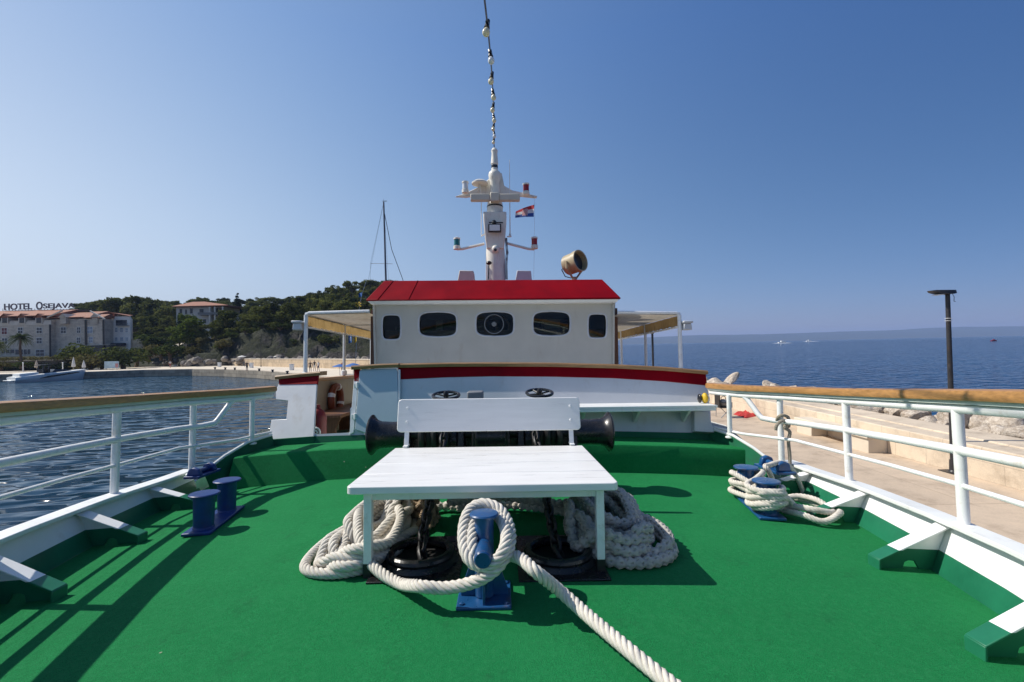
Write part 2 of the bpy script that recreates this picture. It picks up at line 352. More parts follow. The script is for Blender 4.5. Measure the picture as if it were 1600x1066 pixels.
def water_mat():
    m, t, p = nmat('sea_water'); tc = t.nodes.new('ShaderNodeTexCoord').outputs['Object']
    p.inputs['Base Color'].default_value = (.004, .024, .045, 1); p.inputs['Roughness'].default_value = .07; p.inputs['IOR'].default_value = 1.33
    sp_ = t.nodes.new('ShaderNodeSeparateXYZ'); t.links.new(tc, sp_.inputs[0])
    op = t.nodes.new('ShaderNodeMapRange'); op.interpolation_type = 'SMOOTHSTEP'; op.inputs[1].default_value = -12; op.inputs[2].default_value = 14; t.links.new(sp_.outputs[0], op.inputs[0])   # sheltered basin -> open sea
    big = noise_node(t, tc, .016, 3, .5, (1, 2.4, 1))
    c1 = ramp(t, big.outputs['Fac'], [(.35, (.0015, .026, .055)), (.65, (.003, .046, .09))]).outputs[0]
    c2 = ramp(t, big.outputs['Fac'], [(.35, (.001, .034, .10)), (.65, (.002, .052, .135))]).outputs[0]
    t.links.new(mixc(t, op.outputs[0], c1, c2), p.inputs['Base Color'])
    rg = t.nodes.new('ShaderNodeMapRange'); t.links.new(op.outputs[0], rg.inputs[0]); rg.inputs[3].default_value = .45; rg.inputs[4].default_value = .17; t.links.new(rg.outputs[0], p.inputs['Specular IOR Level'])
    b1 = noise_node(t, tc, .85, 0, .4, (.75, 1.25, 1)); b1.inputs['Distortion'].default_value = .5
    b2 = noise_node(t, tc, 2.3, 0, .5, (.7, 1.3, 1)); b3 = noise_node(t, tc, .1, 1, .5, (.6, 1.6, 1))
    h1 = t.nodes.new('ShaderNodeMath'); h1.operation = 'MULTIPLY_ADD'; h1.inputs[1].default_value = .16
    t.links.new(b2.outputs['Fac'], h1.inputs[0]); t.links.new(b1.outputs['Fac'], h1.inputs[2])
    h2 = t.nodes.new('ShaderNodeMath'); h2.operation = 'MULTIPLY_ADD'; h2.inputs[1].default_value = .8
    t.links.new(b3.outputs['Fac'], h2.inputs[0]); t.links.new(h1.outputs[0], h2.inputs[2])
    bp = t.nodes.new('ShaderNodeBump'); bp.inputs['Strength'].default_value = 1.0; pw_ = t.nodes.new('ShaderNodeMapRange'); t.links.new(op.outputs[0], pw_.inputs[0]); pw_.inputs[3].default_value = .44; pw_.inputs[4].default_value = .9; t.links.new(pw_.outputs[0], bp.inputs['Distance']); bp.inputs['Distance'].default_value = .55
    t.links.new(h2.outputs[0], bp.inputs['Height']); t.links.new(bp.outputs[0], p.inputs['Normal'])
    return m
WATER = water_mat()
def leaf_mat(name, a, b, trans=.25):
    m, t, p = nmat(name); tc = t.nodes.new('ShaderNodeTexCoord').outputs['Object']
    oi = t.nodes.new('ShaderNodeObjectInfo')
    n = noise_node(t, tc, .55, 3, .7)
    ad = t.nodes.new('ShaderNodeMath'); ad.operation = 'MULTIPLY_ADD'; ad.inputs[1].default_value = .35
    t.links.new(oi.outputs['Random'], ad.inputs[0]); t.links.new(n.outputs['Fac'], ad.inputs[2])
    c = ramp(t, ad.outputs[0], [(.42, a), (.9, b)]).outputs[0]
    d = t.nodes.new('ShaderNodeBsdfDiffuse'); tl = t.nodes.new('ShaderNodeBsdfTranslucent'); mx = t.nodes.new('ShaderNodeMixShader'); mx.inputs[0].default_value = trans
    t.links.new(c, d.inputs[0]); t.links.new(c, tl.inputs[0]); t.links.new(d.outputs[0], mx.inputs[1]); t.links.new(tl.outputs[0], mx.inputs[2])
    t.links.new(mx.outputs[0], t.nodes['Material Output'].inputs[0]); t.nodes.remove(p); return m
PINE = leaf_mat('pine_needles', (.02, .031, .008), (.17, .18, .05))
PINE_B = leaf_mat('bright_pine_needles', (.045, .075, .014), (.13, .165, .035))
RUSSET = leaf_mat('russet_needles', (.07, .035, .018), (.14, .075, .035))
CYPR = leaf_mat('cypress_leaves', (.014, .024, .01), (.03, .045, .016))
SHRUB = leaf_mat('shrub_leaves', (.035, .055, .014), (.1, .115, .035))
SHRUB_Y = leaf_mat('olive_shrub_leaves', (.075, .07, .025), (.17, .15, .06))
PALMG = leaf_mat('palm_fronds', (.045, .065, .02), (.12, .14, .05))
BARK = mat('bark', (.11, .075, .05), .9, .3, 3, bump=.5, bscale=10, bdist=.05)
TILES = mat('terracotta_tiles', (.29, .115, .065), .8, .25, 1.2, bump=.5, bscale=5, bdist=.1, dirt=(.2, .12, .09), dirt_amt=.5, dscale=.6)
PLASTER = mat('villa_plaster', (.62, .56, .48), .85, .1, .7, dirt=(.3, .25, .2), dirt_amt=.4, dscale=.5)
# ================================================================== THE BOAT (boat frame)
def camber(x): return -.012 * x * x
HY = [-1.9, -1.6, -1.0, 0, 1.2, 2.15, 2.8, 3.54, 4.94, 5.6, 7, 14]
HX = [.05, .35, .85, 1.5, 2.08, 2.46, 2.64, 2.80, 2.98, 3.02, 3.05, 3.05]
def hw(y): return float(np.interp(y, HY, HX))
def side_hit(px, py, extra, s):
    return rail_hit(px, py, s)
def side_hit0(px, py, extra, s):            # where a pixel's ray meets the bulwark's outer curve
    best = None
    for i in range(120, 620):
        y = i / 100.0; p = By(px, py, y); e = abs(abs(p.x) - (hw(y) + extra))
        if p.x * s > 0 and (best is None or e < best[0]): best = (e, p)
    return best[1]

# deck ------------------------------------------------------------
d = MB(); ys = np.arange(-1.9, 5.61, .15); n = 24; rs = []
for y in ys:
    h = hw(y); rs.append([Vector((h * (2 * j / n - 1), y, camber(h * (2 * j / n - 1)))) for j in range(n + 1)])
d.rings(rs, False, False, False)
tag(build('foredeck', d, TURF), kind='structure')

# raised step across the back of the foredeck, carpeted, with a rounded nosing
fr = [(-2.66, 4.66), (-2.5, 4.70), (-1.8, 4.80), (-.9, 4.84), (0, 4.86), (1.0, 4.88), (2.0, 4.88), (2.81, 4.84)]
s_ = MB(); rs = []
for x, y in fr:
    cb = camber(x); sl_ = .12 if x < -1.2 else (.07 if x < 0 else .025)
    pts = [(y - .02, cb - .05), (y + sl_ * .55, cb + .15), (y + sl_, cb + .268), (y + sl_ + .008, cb + .286), (y + sl_ + .025, cb + .296), (y + sl_ + .06, cb + .298), (5.55, cb + .298)]
    rs.append([Vector((x, a, b)) for a, b in pts])
s_.rings(rs, False, False, False)
s_.f.append([len(s_.v) - 7 + i for i in range(7)]); s_.m.append(0); s_.f.append(list(range(7))[::-1]); s_.m.append(0)
tag(build('raised_deck', s_, TURF), kind='structure')
# side deck behind the bulkhead and the hull below
sd = MB(); sd.b2((-3.0, 5.62, -.06), (3.0, 13, -.02)); tag(build('side_deck', sd, GREENP), kind='structure')

ztop_y, ztop_z = [-2, 0, 1.2, 2.0, 2.6, 3.4, 4.3, 4.75], [.34, .31, .27, .235, .205, .165, .115, .10]
def ztop(y): return float(np.interp(y, ztop_y, ztop_z))
def rho(y, s=1):                       # the rail's half-breadth: it follows the bulwark, then draws in to the bulkhead
    return float(np.interp(y, [4.2, 4.55, 4.95, 5.4], [hw(4.2) + .13, 2.9, 2.66, 2.6])) if y > 4.2 else hw(y) + .13
def rail_hit(px, py, s):
    best = None
    for i in range(150, 546):
        y = i / 100.0; p = By(px, py, y); e = abs(abs(p.x) - rho(y))
        if p.x * s > 0 and (best is None or e < best[0]): best = (e, p)
    return best[1]
# posts first: their feet give the height of the bulwark's top
posts_px = {1: [(1507, 830, 632), (1328, 770, 617), (1222, 733, 607), (1141, 690, 600)], -1: [(178, 788, 640), (299, 748, 629), (393, 700, 615)]}
feet = {}
for s in (1, -1):
    feet[s] = []
    for px, pb, pt in posts_px[s]:
        p = side_hit(px, pb, .15, s); q = By(px, pt, p.y); feet[s].append((p, q))
RAILTOP = {1: [(1600, 607.5), (1507, 608), (1328, 607), (1222, 604), (1141, 601), (1107, 598)], -1: [(2, 627), (178, 618.5), (299, 611.5), (393, 606), (433, 603)]}
RZ = {}
for s in (1, -1):
    q = sorted((p.y, p.z) for p in (rail_hit(a, b, s) for a, b in RAILTOP[s])); q = [(-2, q[0][1] + .1)] + q
    RZ[s] = ([a for a, b in q], [b - .018 for a, b in q]); print('rail', s, [(round(a, 2), round(b, 3)) for a, b in q])

for s in (1, -1): print('feet', s, [(round(p.x, 2), round(p.y, 2), round(p.z, 3)) for p, q in feet[s]])
for s, lab, rlab in ((1, 'low white bulwark with green foot on the sunny side beside the stone pier', 'white pipe railing with varnished wood cap along the sunny pier side'),
                     (-1, 'low white bulwark with green foot lying in shade beside the harbour water', 'white pipe railing with varnished wood cap along the harbour water side')):
    bt = thing('bulwark', lab, 'bulwark', (0, 3, 0))
    m = MB(); rs = []
    for y in np.arange(-1.85, 4.76, .15):
        h, z0, zt = hw(y), camber(hw(y)), ztop(y)
        rs.append([Vector((s * a, y, b)) for a, b in ((h - .005, z0 - .06), (h, z0 - .01), (h + .13, zt - .015), (h + .19, zt - .015), (h + .1, z0 - .5), (h - .1, -2.2), (h - .5, -5.2))])
    m.rings(rs, False, False, False)
    build('plating', m, BWMAT, bt)
    m = MB(); rs = []
    for y in np.arange(-1.85, 4.76, .15):
        h, zt = hw(y), ztop(y)
        rs.append([Vector((s * a, y, b)) for a, b in ((h + .058, zt - .014), (h + .058, zt + .012), (h + .185, zt + .012), (h + .185, zt - .014))])
    m.rings(rs, True, True, True); build('cap_flange', m, WHITE, bt, bevel=.004)
    # raised end of the bulwark beside the step: green inside, white edge
    m = MB(); yy = [4.62, 4.78, 5.0, 5.4]; zz = [ztop(4.62), .22, .32, .335]
    m.slab([Vector((s * (rho(a) - .12), a, -.1)) for a in yy] + [Vector((s * (rho(a) - .03), a, b)) for a, b in list(zip(yy, zz))[::-1]], (s * .03, 0, 0))
    build('step_plate', m, GREENP, bt, bevel=.004)
    m = MB(); m.tube([(s * (rho(a) - .015), a, b + .012) for a, b in zip(yy, zz)], .016, 8); build('plate_edge', m, WHITE, bt)
    m = MB(); m.rings([[Vector((s * (hw(a) + .03), a, b)), Vector((s * (hw(a) - .1), a, -2.2)), Vector((s * (hw(a) - .5), a, -5.2))] for a, b in ((4.7, .0), (6, .3), (9, .3), (14, .3))], False, False, False)
    build('hull_side', m, WHITE, bt)
    gy = [1.03, 1.86, 2.68, 3.5, 4.3] if s > 0 else [.85, 1.68, 2.5, 3.3, 4.1]
    for y in gy:
        h, zt = hw(y), ztop(y); toe = h - .33
        g = MB()
        web = [(h + .12, zt - .02), (toe, camber(toe) + .055), (toe, camber(toe) + .0), (h - .17, camber(h)), (h - .155, camber(h) + .045), (h - .13, camber(h) + .055), (h - .095, camber(h) + .05), (h - .07, camber(h) + .0), (h, camber(h) - .01)]
        g.slab([Vector((s * a, y - .006, b)) for a, b in web], (0, .012, 0))
        dx, dz = (h + .12) - toe, (zt - .02) - (camber(toe) + .055)
        L = math.hypot(dx, dz)
        c = Vector((s * (toe + dx / 2), y, camber(toe) + .055 + dz / 2))
        ang = math.atan2(dz, s * dx)
        g.box(c, (L, .085, .011), Matrix.Rotation(-ang, 3, 'Y'))
        g.box((s * toe, y, camber(toe) + .026), (.011, .085, .062))
        build('gusset', g, BWMAT, bt, bevel=.003)
    # railing
    rt = thing('deck_railing', rlab, 'railing', (s * 2.9, 3.2, .15))
    tops = []
    extra = [] if s > 0 else []
    plist = [(Vector((p.x, p.y, max(p.z, ztop(p.y) if p.y < 4.7 else .3))), q) for p, q in feet[s]]
    y0 = plist[0][0].y
    for yb in ((y0 - .9, y0 - 1.8) if s > 0 else (y0 - 1.2, y0 - 2.2)):
        plist.insert(0, (Vector((s * (hw(yb) + .13), yb, ztop(yb))), None))
    lean = .0
    path_y = [-1.5, -.6, .4, 1.2, 2, 2.6, 3.2, 3.8, 4.4, 4.9, 5.42]
    rx = lambda y: s * rho(y)
    rail_z = lambda y: float(np.interp(y, *RZ[s]))
    m = MB(); m.tube([(rx(y), y, rail_z(y) - .094) for y in path_y], .027, 12); build('top_pipe', m, WHITE_PIPE, rt)
    m = MB(); m.rings([[Vector((rx(y) + a, y, rail_z(y) + b)) for a, b in ((-.04, -.066), (-.04, -.045), (.04, -.045), (.04, -.066))] for y in path_y]); build('flat_bar', m, mat('pale_green_primer', (.55, .62, .56), .5) if s > 0 else bpy.data.materials['pale_green_primer'], rt)
    m = MB(); m.rings([[Vector((rx(y) + a, y, rail_z(y) + b)) for a, b in ((-.058, -.044), (-.065, -.02), (-.058, .01), (-.03, .018), (.03, .018), (.058, .01), (.065, -.02), (.058, -.044))] for y in path_y])
    cap = build('handrail', m, WOOD, rt)
    for yj in ((3.05, 4.25, 1.2) if s > 0 else (2.32, 3.9, .9)):
        m = MB(); m.rings([[Vector((rx(yj + e) + a, yj + e, rail_z(yj) + b)) for a, b in ((-.0595, -.0435), (-.0665, -.02), (-.0595, .0108), (-.03, .019), (.03, .019), (.0595, .0108), (.0665, -.02), (.0595, -.0435))] for e in (-.004, .004)]); build('joint_line', m, DWOOD, cap)
    mid = lambda y: rail_z(y) - .33
    yb = rail_hit(1190, 640, 1).y if s > 0 else rail_hit(335, 650, -1).y
    pts = [(rx(y), y, mid(y)) for y in path_y if y < yb - .2] + [(rx(yb - .1), yb - .1, mid(yb)), (rx(yb), yb, mid(yb) + .012), (rx(yb + .03), yb + .03, mid(yb) + .045), (rx(yb + .13), yb + .13, rail_z(yb) - .13), (rx(yb + .16), yb + .16, rail_z(yb) - .10)]
    m = MB(); m.tube(pts, .0265, 12); build('mid_pipe', m, WHITE_PIPE, rt)
    low = lambda y: (ztop(y) + rail_z(y) - .36) / 2 + (.06 if y > 4 else .03)
    m = MB(); m.tube([(rx(y), y, low(y)) for y in path_y], .0145, 10); build('low_pipe', m, WHITE_PIPE, rt)
    for p, q in plist:
        m = MB(); top = (rx(p.y), p.y, rail_z(p.y) - .1)
        m.tube([(p.x, p.y, p.z), top], .0285 if p.y < 4.9 else .026, 14)
        m.lathe([(0, .05), (.012, .05), (.02, .036)], (p.x, p.y, p.z - .004), (0, 0, 1), 14)
        build('post', m, WHITE_PIPE, rt)

# mooring bollards in pairs -----------------------------------------
def bollard_pair(label, p1, p2, m_):
    loc = (Vector(p1) + Vector(p2)) / 2
    t = thing('mooring_bollard', label, 'bollard', loc)
    dv = (Vector(p2) - Vector(p1)); a = math.atan2(dv.y, dv.x); rot = Matrix.Rotation(a, 3, 'Z')
    m = MB(); m.box(loc + Vector((0, 0, .012)), (dv.length + .24, .19, .022), rot); build('base_plate', m, m_, t, bevel=.006)
    for p in (p1, p2):
        m = MB(); m.lathe([(0, .074), (.012, .069), (.015, .066), (.225, .07), (.232, .073), (.236, .098), (.246, .102), (.252, .096), (.256, .03)], (p[0], p[1], p[2] + .02), (0, 0, 1), 24)
        build('post', m, m_, t)
pl1, pl2 = Bz(318, 829, -.05), Bz(354, 802, -.05)
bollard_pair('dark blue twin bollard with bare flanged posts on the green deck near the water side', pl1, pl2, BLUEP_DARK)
pr1, pr2 = Bz(1199, 806, -.05), Bz(1167, 778, -.05)
bollard_pair('blue twin bollard wound with white rope on the green deck near the pier side', pr1, pr2, BLUEP)

# fairleads on the bulwark ends
def fairlead(label, p, s, m_, q=1.0):
    t = thing('fairlead', label, 'fairlead', p)
    m = MB(); m.box(p + Vector((0, 0, .012)), (.2 * q, .46 * q, .024)); build('base_plate', m, m_, t, bevel=.005)
    for dy in (-.15 * q, .15 * q):
        m = MB(); m.slab([p + Vector((-.07, dy - .03, .02)), p + Vector((.07, dy - .03, .02)), p + Vector((.05, dy - .03, .11 * q)), p + Vector((.0, dy - .03, .135 * q)), p + Vector((-.05, dy - .03, .11 * q))], (0, .06 * q, 0)); build('horn', m, m_, t, bevel=.012)
    m = MB(); m.tube([p + Vector((0, -.12 * q, .065 * q)), p + Vector((0, .12 * q, .065 * q))], .03 * q, 12); build('roller', m, m_, t)
fairlead('blue roller fairlead on the bulwark with a white rope led through it', Bz(1200, 735, .13) + Vector((.06, 0, 0)), 1, BLUEP, .85)
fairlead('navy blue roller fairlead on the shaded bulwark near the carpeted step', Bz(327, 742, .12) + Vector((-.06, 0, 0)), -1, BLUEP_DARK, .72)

# ------------------------------------------------------------------ bench
bench = thing('bench', 'wide white painted wooden bench with deep seat and plain backrest on the green deck', 'bench', (0, 3.05, 0))
def rrect(cx, cy, w_, h_, r, n=5):
    pts = []
    for (sx, sy, a0) in ((1, -1, -90), (1, 1, 0), (-1, 1, 90), (-1, -1, 180)):
        for i in range(n + 1):
            a = R(a0 + 90 * i / n); pts.append((cx + sx * (w_ / 2 - r) + r * math.cos(a), cy + sy * (h_ / 2 - r) + r * math.sin(a)))
    return pts
ybk, yfr, zs = 3.62, 2.49, .497
seat = MB(); edges = np.linspace(yfr, ybk, 5)
for i in range(4):
    a, b = edges[i] + (.0012 if i else 0), edges[i + 1] - (.0012 if i < 3 else 0)
    if i in (0,):
        pl = [(-.735, b)] + [(-.735 + .03 - .03 * math.cos(R(q)), a + .03 - .03 * math.sin(R(q))) for q in range(0, 91, 18)] + [(.735 - .03 + .03 * math.sin(R(q)), a + .03 - .03 * math.cos(R(q))) for q in range(0, 91, 18)] + [(.735, b)]
    else: pl = [(-.735, b), (-.735, a), (.735, a), (.735, b)]
    seat.slab([Vector((x, y, zs - .042)) for x, y in pl], (0, 0, .042))
build('seat', seat, BENCH_WHITE, bench, bevel=.005)
fm = MB()
for x in (-.62, .62): fm.box((x, 3.05, zs - .066), (.05, 1.0, .046))
fm.box((0, 2.57, zs - .066), (1.19, .04, .046)); fm.box((0, 3.5, zs - .066), (1.19, .04, .046))
build('seat_frame', fm, WHITE, bench, bevel=.003)
for x, y in ((-.633, 2.56), (.642, 2.56), (-.64, 3.46), (.65, 3.46)):
    m = MB(); m.b2((x - .022, y - .022, .07), (x + .022, y + .022, zs - .042)); lg = build('leg', m, WHITE_PIPE, bench, bevel=.003)
    m = MB(); m.b2((x - .023, y - .023, -.005), (x + .023, y + .023, .0705)); build('foot', m, BLACKM, lg, bevel=.002)
tilt = Matrix.Rotation(R(-12), 3, 'X'); bc = Vector((0, 3.70, .738))
m = MB(); pr = rrect(0, 0, 1.466, .262, .03)
m.slab([bc + tilt @ Vector((x, -.017, z)) for x, z in pr], tilt @ Vector((0, .034, 0))); build('backrest', m, BENCH_WHITE, bench, bevel=.006)
for x in (-.655, .655):
    m = MB(); m.box((x, 3.665, .585), (.036, .012, .24), tilt); m.box((x, 3.70, .74), (.036, .012, .22), tilt) if False else None
    m.box((x, 3.645, .508), (.036, .09, .012)); build('back_bracket', m, WHITE_PIPE, bench, bevel=.002)
for x in (-.655, .655):
    for z in (-.05, .06): m = MB(); m.lathe([(0, .011), (.004, .010), (.006, .004)], bc + tilt @ Vector((x, -.0165, z)), tilt @ Vector((0, -1, 0)), 10); build('bolt', m, WHITE_PIPE, bench)

# ------------------------------------------------------------------ rope maker
def catmull(P, closed=False, k=14):
    P = [np.array(p, float) for p in P]; out = []
    n = len(P)
    for i in range(n - 1):
        p0 = P[max(i - 1, 0)]; p1, p2 = P[i], P[i + 1]; p3 = P[min(i + 2, n - 1)]
        for j in range(k):
            t = j / k; out.append(.5 * ((2 * p1) + (-p0 + p2) * t + (2 * p0 - 5 * p1 + 4 * p2 - p3) * t * t + (-p0 + 3 * p1 - 3 * p2 + p3) * t ** 3))
    out.append(P[-1]); return np.array(out)
def resample(P, ds):
    L = np.concatenate([[0], np.cumsum(np.linalg.norm(np.diff(P, axis=0), axis=1))]); n = max(3, int(L[-1] / ds))
    s = np.linspace(0, L[-1], n); return np.stack([np.interp(s, L, P[:, i]) for i in range(3)], 1)
def smooth_path(P, k=2):
    for _ in range(k):
        Q = P.copy(); Q[1:-1] = .25 * P[:-2] + .5 * P[1:-1] + .25 * P[2:]; P = Q
    return P
def rope_mb(P, rad, kind='laid', side=7, step=.32, mb=None):
    P = smooth_path(resample(np.asarray(P, float), rad * step)); n = len(P); ds = np.linalg.norm(P[1] - P[0])
    T = np.gradient(P, axis=0); T /= np.linalg.norm(T, axis=1)[:, None] + 1e-9
    U = np.zeros_like(P); u = np.cross(T[0], [0.13, .2, .97]); u /= np.linalg.norm(u); U[0] = u
    for i in range(1, n):
        u = u - T[i] * u.dot(T[i]); u /= np.linalg.norm(u); U[i] = u
    V = np.cross(T, U); sarr = np.arange(n) * ds; mb = mb or MB()
    NS = 5
    strands = [(k / NS, 1, 5.8) for k in range(NS)] if kind == 'laid' else [(k / 4.0, 1, 6.4) for k in range(4)] + [(k / 4.0 + .125, -1, 6.4) for k in range(4)]
    br = rad * (.40 if kind == 'laid' else .38); off = rad * (.64 if kind == 'laid' else .56)
    for ph, sg, pitch in strands:
        a = 2 * np.pi * (ph + sg * sarr / (pitch * rad))
        o = off if kind == 'laid' else off + rad * .2 * sg * np.cos(4 * a * 1.0)
        rd = U * np.cos(a)[:, None] + V * np.sin(a)[:, None]
        C = P + rd * (np.asarray(o)[..., None] if np.ndim(o) else o)
        t = np.gradient(C, axis=0); t /= np.linalg.norm(t, axis=1)[:, None] + 1e-9
        n1 = rd - t * (rd * t).sum(1)[:, None]; n1 /= np.linalg.norm(n1, axis=1)[:, None] + 1e-9; n2 = np.cross(t, n1)
        an = 2 * np.pi * np.arange(side) / side
        ring = C[:, None, :] + br * (n1[:, None, :] * np.cos(an)[None, :, None] + n2[:, None, :] * np.sin(an)[None, :, None])
        mb.rings([list(map(tuple, r_)) for r_ in ring])
    return mb
def lay(P, rad, floor=0.0, ds=None, press=.80):
    """lay a plan path down: every stretch rests on what lies under it already"""
    P = resample(np.asarray(P, float), ds or rad * .5); n = len(P); z = np.zeros(n); gap = int(3.2 * rad / (ds or rad * .5)) + 2
    for i in range(n):
        zi = floor + rad + camber(P[i, 0])
        if i > gap:
            dd = np.hypot(P[:i - gap, 0] - P[i, 0], P[:i - gap, 1] - P[i, 1]); k = dd < 2 * rad * .95
            if k.any(): zi = max(zi, float((z[:i - gap][k] + np.sqrt(np.maximum(0, (2 * rad * press) ** 2 - dd[k] ** 2)) * 1.0).max()))
        z[i] = zi
    for _ in range(10):
        zz = z.copy(); zz[1:-1] = (z[:-2] + z[1:-1] + z[2:]) / 3; z = np.maximum(zz, z - rad * .25)
    P[:, 2] = z; return P
def hairpins(A, B, w0, loops, seed, jit=.06, spread=(0, 0)):
    """elongated flakes between A and B (plan points), drifting a little with each turn"""
    rn = random.Random(seed); A, B = np.array(A[:2], float), np.array(B[:2], float); ax = B - A; L = np.linalg.norm(ax); ax /= L; nr = np.array([-ax[1], ax[0]]); pts = []
    c = (A + B) / 2
    for k in range(loops):
        f = k / max(1, loops - 1); sc = 1 - .32 * f + rn.uniform(-jit, jit) * 2; wd = w0 * (1 - .35 * f) * (1 + rn.uniform(-.25, .25)); rot = rn.uniform(-.16, .16)
        a2 = ax * math.cos(rot) + nr * math.sin(rot); n2 = np.array([-a2[1], a2[0]]); cc = c + np.array(spread) * (f - .5) + nr * rn.uniform(-jit, jit) + ax * rn.uniform(-jit, jit) * 1.3
        for j in range(8):
            t = 2 * math.pi * j / 8
            r_ = 1 + rn.uniform(-.07, .07)
            u = math.copysign(abs(math.cos(t)) ** .8, math.cos(t)) * L / 2 * sc * r_; v = math.sin(t) * wd / 2 * (1 - .25 * math.cos(t)) * r_
            q = cc + a2 * u + n2 * v; pts.append((q[0], q[1], 0))
    return pts

RR = .0285
# heap of laid rope at the left of the bench, its end running to the bow bollard
A, B = Bz(522, 888, .05), Bz(612, 795, .1)
hp = hairpins((A.x + .01, A.y), (B.x + .02, B.y + .1), .40, 6, 5, .05, (.05, .02))
hp2 = hairpins((A.x + .09, A.y + .08), (B.x + .02, B.y + .0), .3, 2, 11, .05, (.0, .1))
tailpts = [Bz(563, 800, .2), Bz(560, 835, .16), Bz(572, 868, .09), Bz(592, 893, .045), Bz(625, 912, .036)]
heap = lay(catmull(hp + hp2 + [(tailpts[0].x, tailpts[0].y, 0)], k=12), RR)
bp = Bz(757, 938, 0); BX, BYY = bp.x, bp.y + .02
loop = []
def bl(px, py, dy): p = By(px, py, BYY + dy); return (p.x, p.y, p.z)
loop_pts = [bl(655, 916, -.10), bl(690, 919, -.12), bl(725, 914, -.14), bl(757, 902, -.16), bl(783, 880, -.15), bl(797, 850, -.08), bl(795, 820, .02), bl(780, 796, .10), bl(757, 787, .13), bl(737, 794, .12), bl(726, 815, .05), bl(724, 845, -.04), bl(732, 872, -.12), bl(752, 885, -.15),
            bl(776, 876, -.17), bl(790, 852, -.13), bl(789, 825, -.02), bl(775, 803, .09), bl(757, 800, .125), bl(743, 806, .11), bl(738, 828, .01), bl(738, 856, -.085), bl(746, 879, -.125), bl(768, 885, -.105), bl(790, 869, -.075), bl(812, 872, -.12), bl(838, 894, -.24)]
tail = [Bz(880, 928, .10), Bz(930, 972, .07), Bz(985, 1018, .06), Bz(1030, 1055, .05), Bz(1085, 1098, .05), Bz(1170, 1165, .05)]
full = list(map(tuple, heap[:-4])) + [tuple(p) for p in tailpts] + loop_pts + [tuple(p) for p in tail]
k0 = len(heap) - 4
P = np.concatenate([heap[:k0], catmull([heap[k0 - 8]] + [tuple(p) for p in tailpts] + loop_pts + [tuple(p) for p in tail], k=14)[14:]])
tag(build('mooring_rope', rope_mb(P, RR, 'laid'), ROPE_W, loc=(BX, BYY, .1), smooth=60),
    'thick white twisted rope heaped left of the bench and looped round the front blue post', 'rope')

# braided rope piled to the right of the bench
A, B = Bz(1000, 868, .05), Bz(925, 790, .12)
pts = hairpins((A.x + .02, A.y - .02), (B.x - .02, B.y + .25), .52, 4, 21, .05, (-.02, .05)) + hairpins((A.x - .05, A.y + .1), (B.x + .06, B.y + .35), .40, 4, 8, .06, (.02, .1))
pile = lay(catmull(pts, k=12), .034)
tag(build('mooring_rope', rope_mb(pile, .034, 'braid', 6), ROPE_G, loc=(A.x, A.y, .05), smooth=60), 'grey white plaited rope piled in long loops right of the bench', 'rope')
# braided rope lying across under the bench
pts = [Bz(655, 796, .05), Bz(690, 791, .045), Bz(735, 793, .045), Bz(790, 789, .05), Bz(850, 794, .045), Bz(885, 798, .045), Bz(930, 786, .05)]
P = catmull([tuple(p) for p in pts], k=14); tag(build('mooring_rope', rope_mb(P, .034, 'braid', 6), ROPE_W, loc=pts[0], smooth=60), 'pale plaited rope stretched across the deck beneath the bench', 'rope')
pts = [Bz(700, 786, .10), Bz(745, 779, .11), Bz(790, 777, .13), Bz(835, 783, .11), Bz(880, 787, .10), Bz(905, 778, .11)]
P = catmull([tuple(p) for p in pts], k=14); tag(build('mooring_rope', rope_mb(P, .032, 'braid', 6), ROPE_G, loc=pts[0], smooth=60), 'grey rope lying behind the pale plaited rope under the bench', 'rope')
# brown tangle of thin line
rn = random.Random(4); c = Bz(655, 815, .05); pts = []
for i in range(60):
    a = i * 1.9 + rn.uniform(-.6, .6); r_ = rn.uniform(.03, .13); pts.append((c.x + r_ * math.cos(a) * 1.0, c.y + .12 + r_ * math.sin(a) * 2.0, 0))
P = lay(catmull(pts, k=9), .014)
tag(build('heaving_line', rope_mb(P, .014, 'laid', 5, .45), ROPE_B, loc=c, smooth=60), 'tangled brown thin line beside the anchor chain under the bench', 'rope')

# white rope on the right twin bollard, figure of eight
pts = []
for k in range(4):
    z = .06 + .042 * k
    for j in range(10):
        t = 2 * math.pi * j / 10; e = .125
        a, b = (pr1, pr2) if k % 2 == 0 else (pr2, pr1)
        c = pr1 if math.sin(t) <= 0 else pr2
        d_ = (pr2 - pr1); ang = math.atan2(d_.y, d_.x)
        # lemniscate-like path round both posts
        u = math.sin(t) * (d_.length / 2 + .10); v = math.sin(2 * t) * .13
        mid_ = (pr1 + pr2) / 2
        pts.append((mid_.x + u * math.cos(ang) - v * math.sin(ang), mid_.y + u * math.sin(ang) + v * math.cos(ang), pr1.z + z + .012 * math.sin(3 * t) + .05 * j / 10))
for k in range(3):
    for j in range(8):
        t = 2 * math.pi * j / 8; pts.append((pr1.x + .1 * math.cos(t), pr1.y + .1 * math.sin(t), pr1.z + .05 + .05 * k + .05 * j / 8))
bx0 = Bz(1232, 800, -.04)
pts += [(pr1.x + .2, pr1.y - .02, pr1.z + .06)]
for k in range(2):
    for j in range(9):
        t = math.pi + 2 * math.pi * j / 9; pts.append((bx0.x + .14 + (.17 - .03 * k) * math.cos(t) * 1.1, bx0.y + .0 + (.26 - .05 * k) * math.sin(t), -.045 + .03 + .03 * k + .01 * (j % 2)))
jr = random.Random(3); pts = [(a + jr.uniform(-.012, .012), b + jr.uniform(-.012, .012), c_ + jr.uniform(-.02, .02)) for a, b, c_ in pts]
P = catmull(pts, k=10)
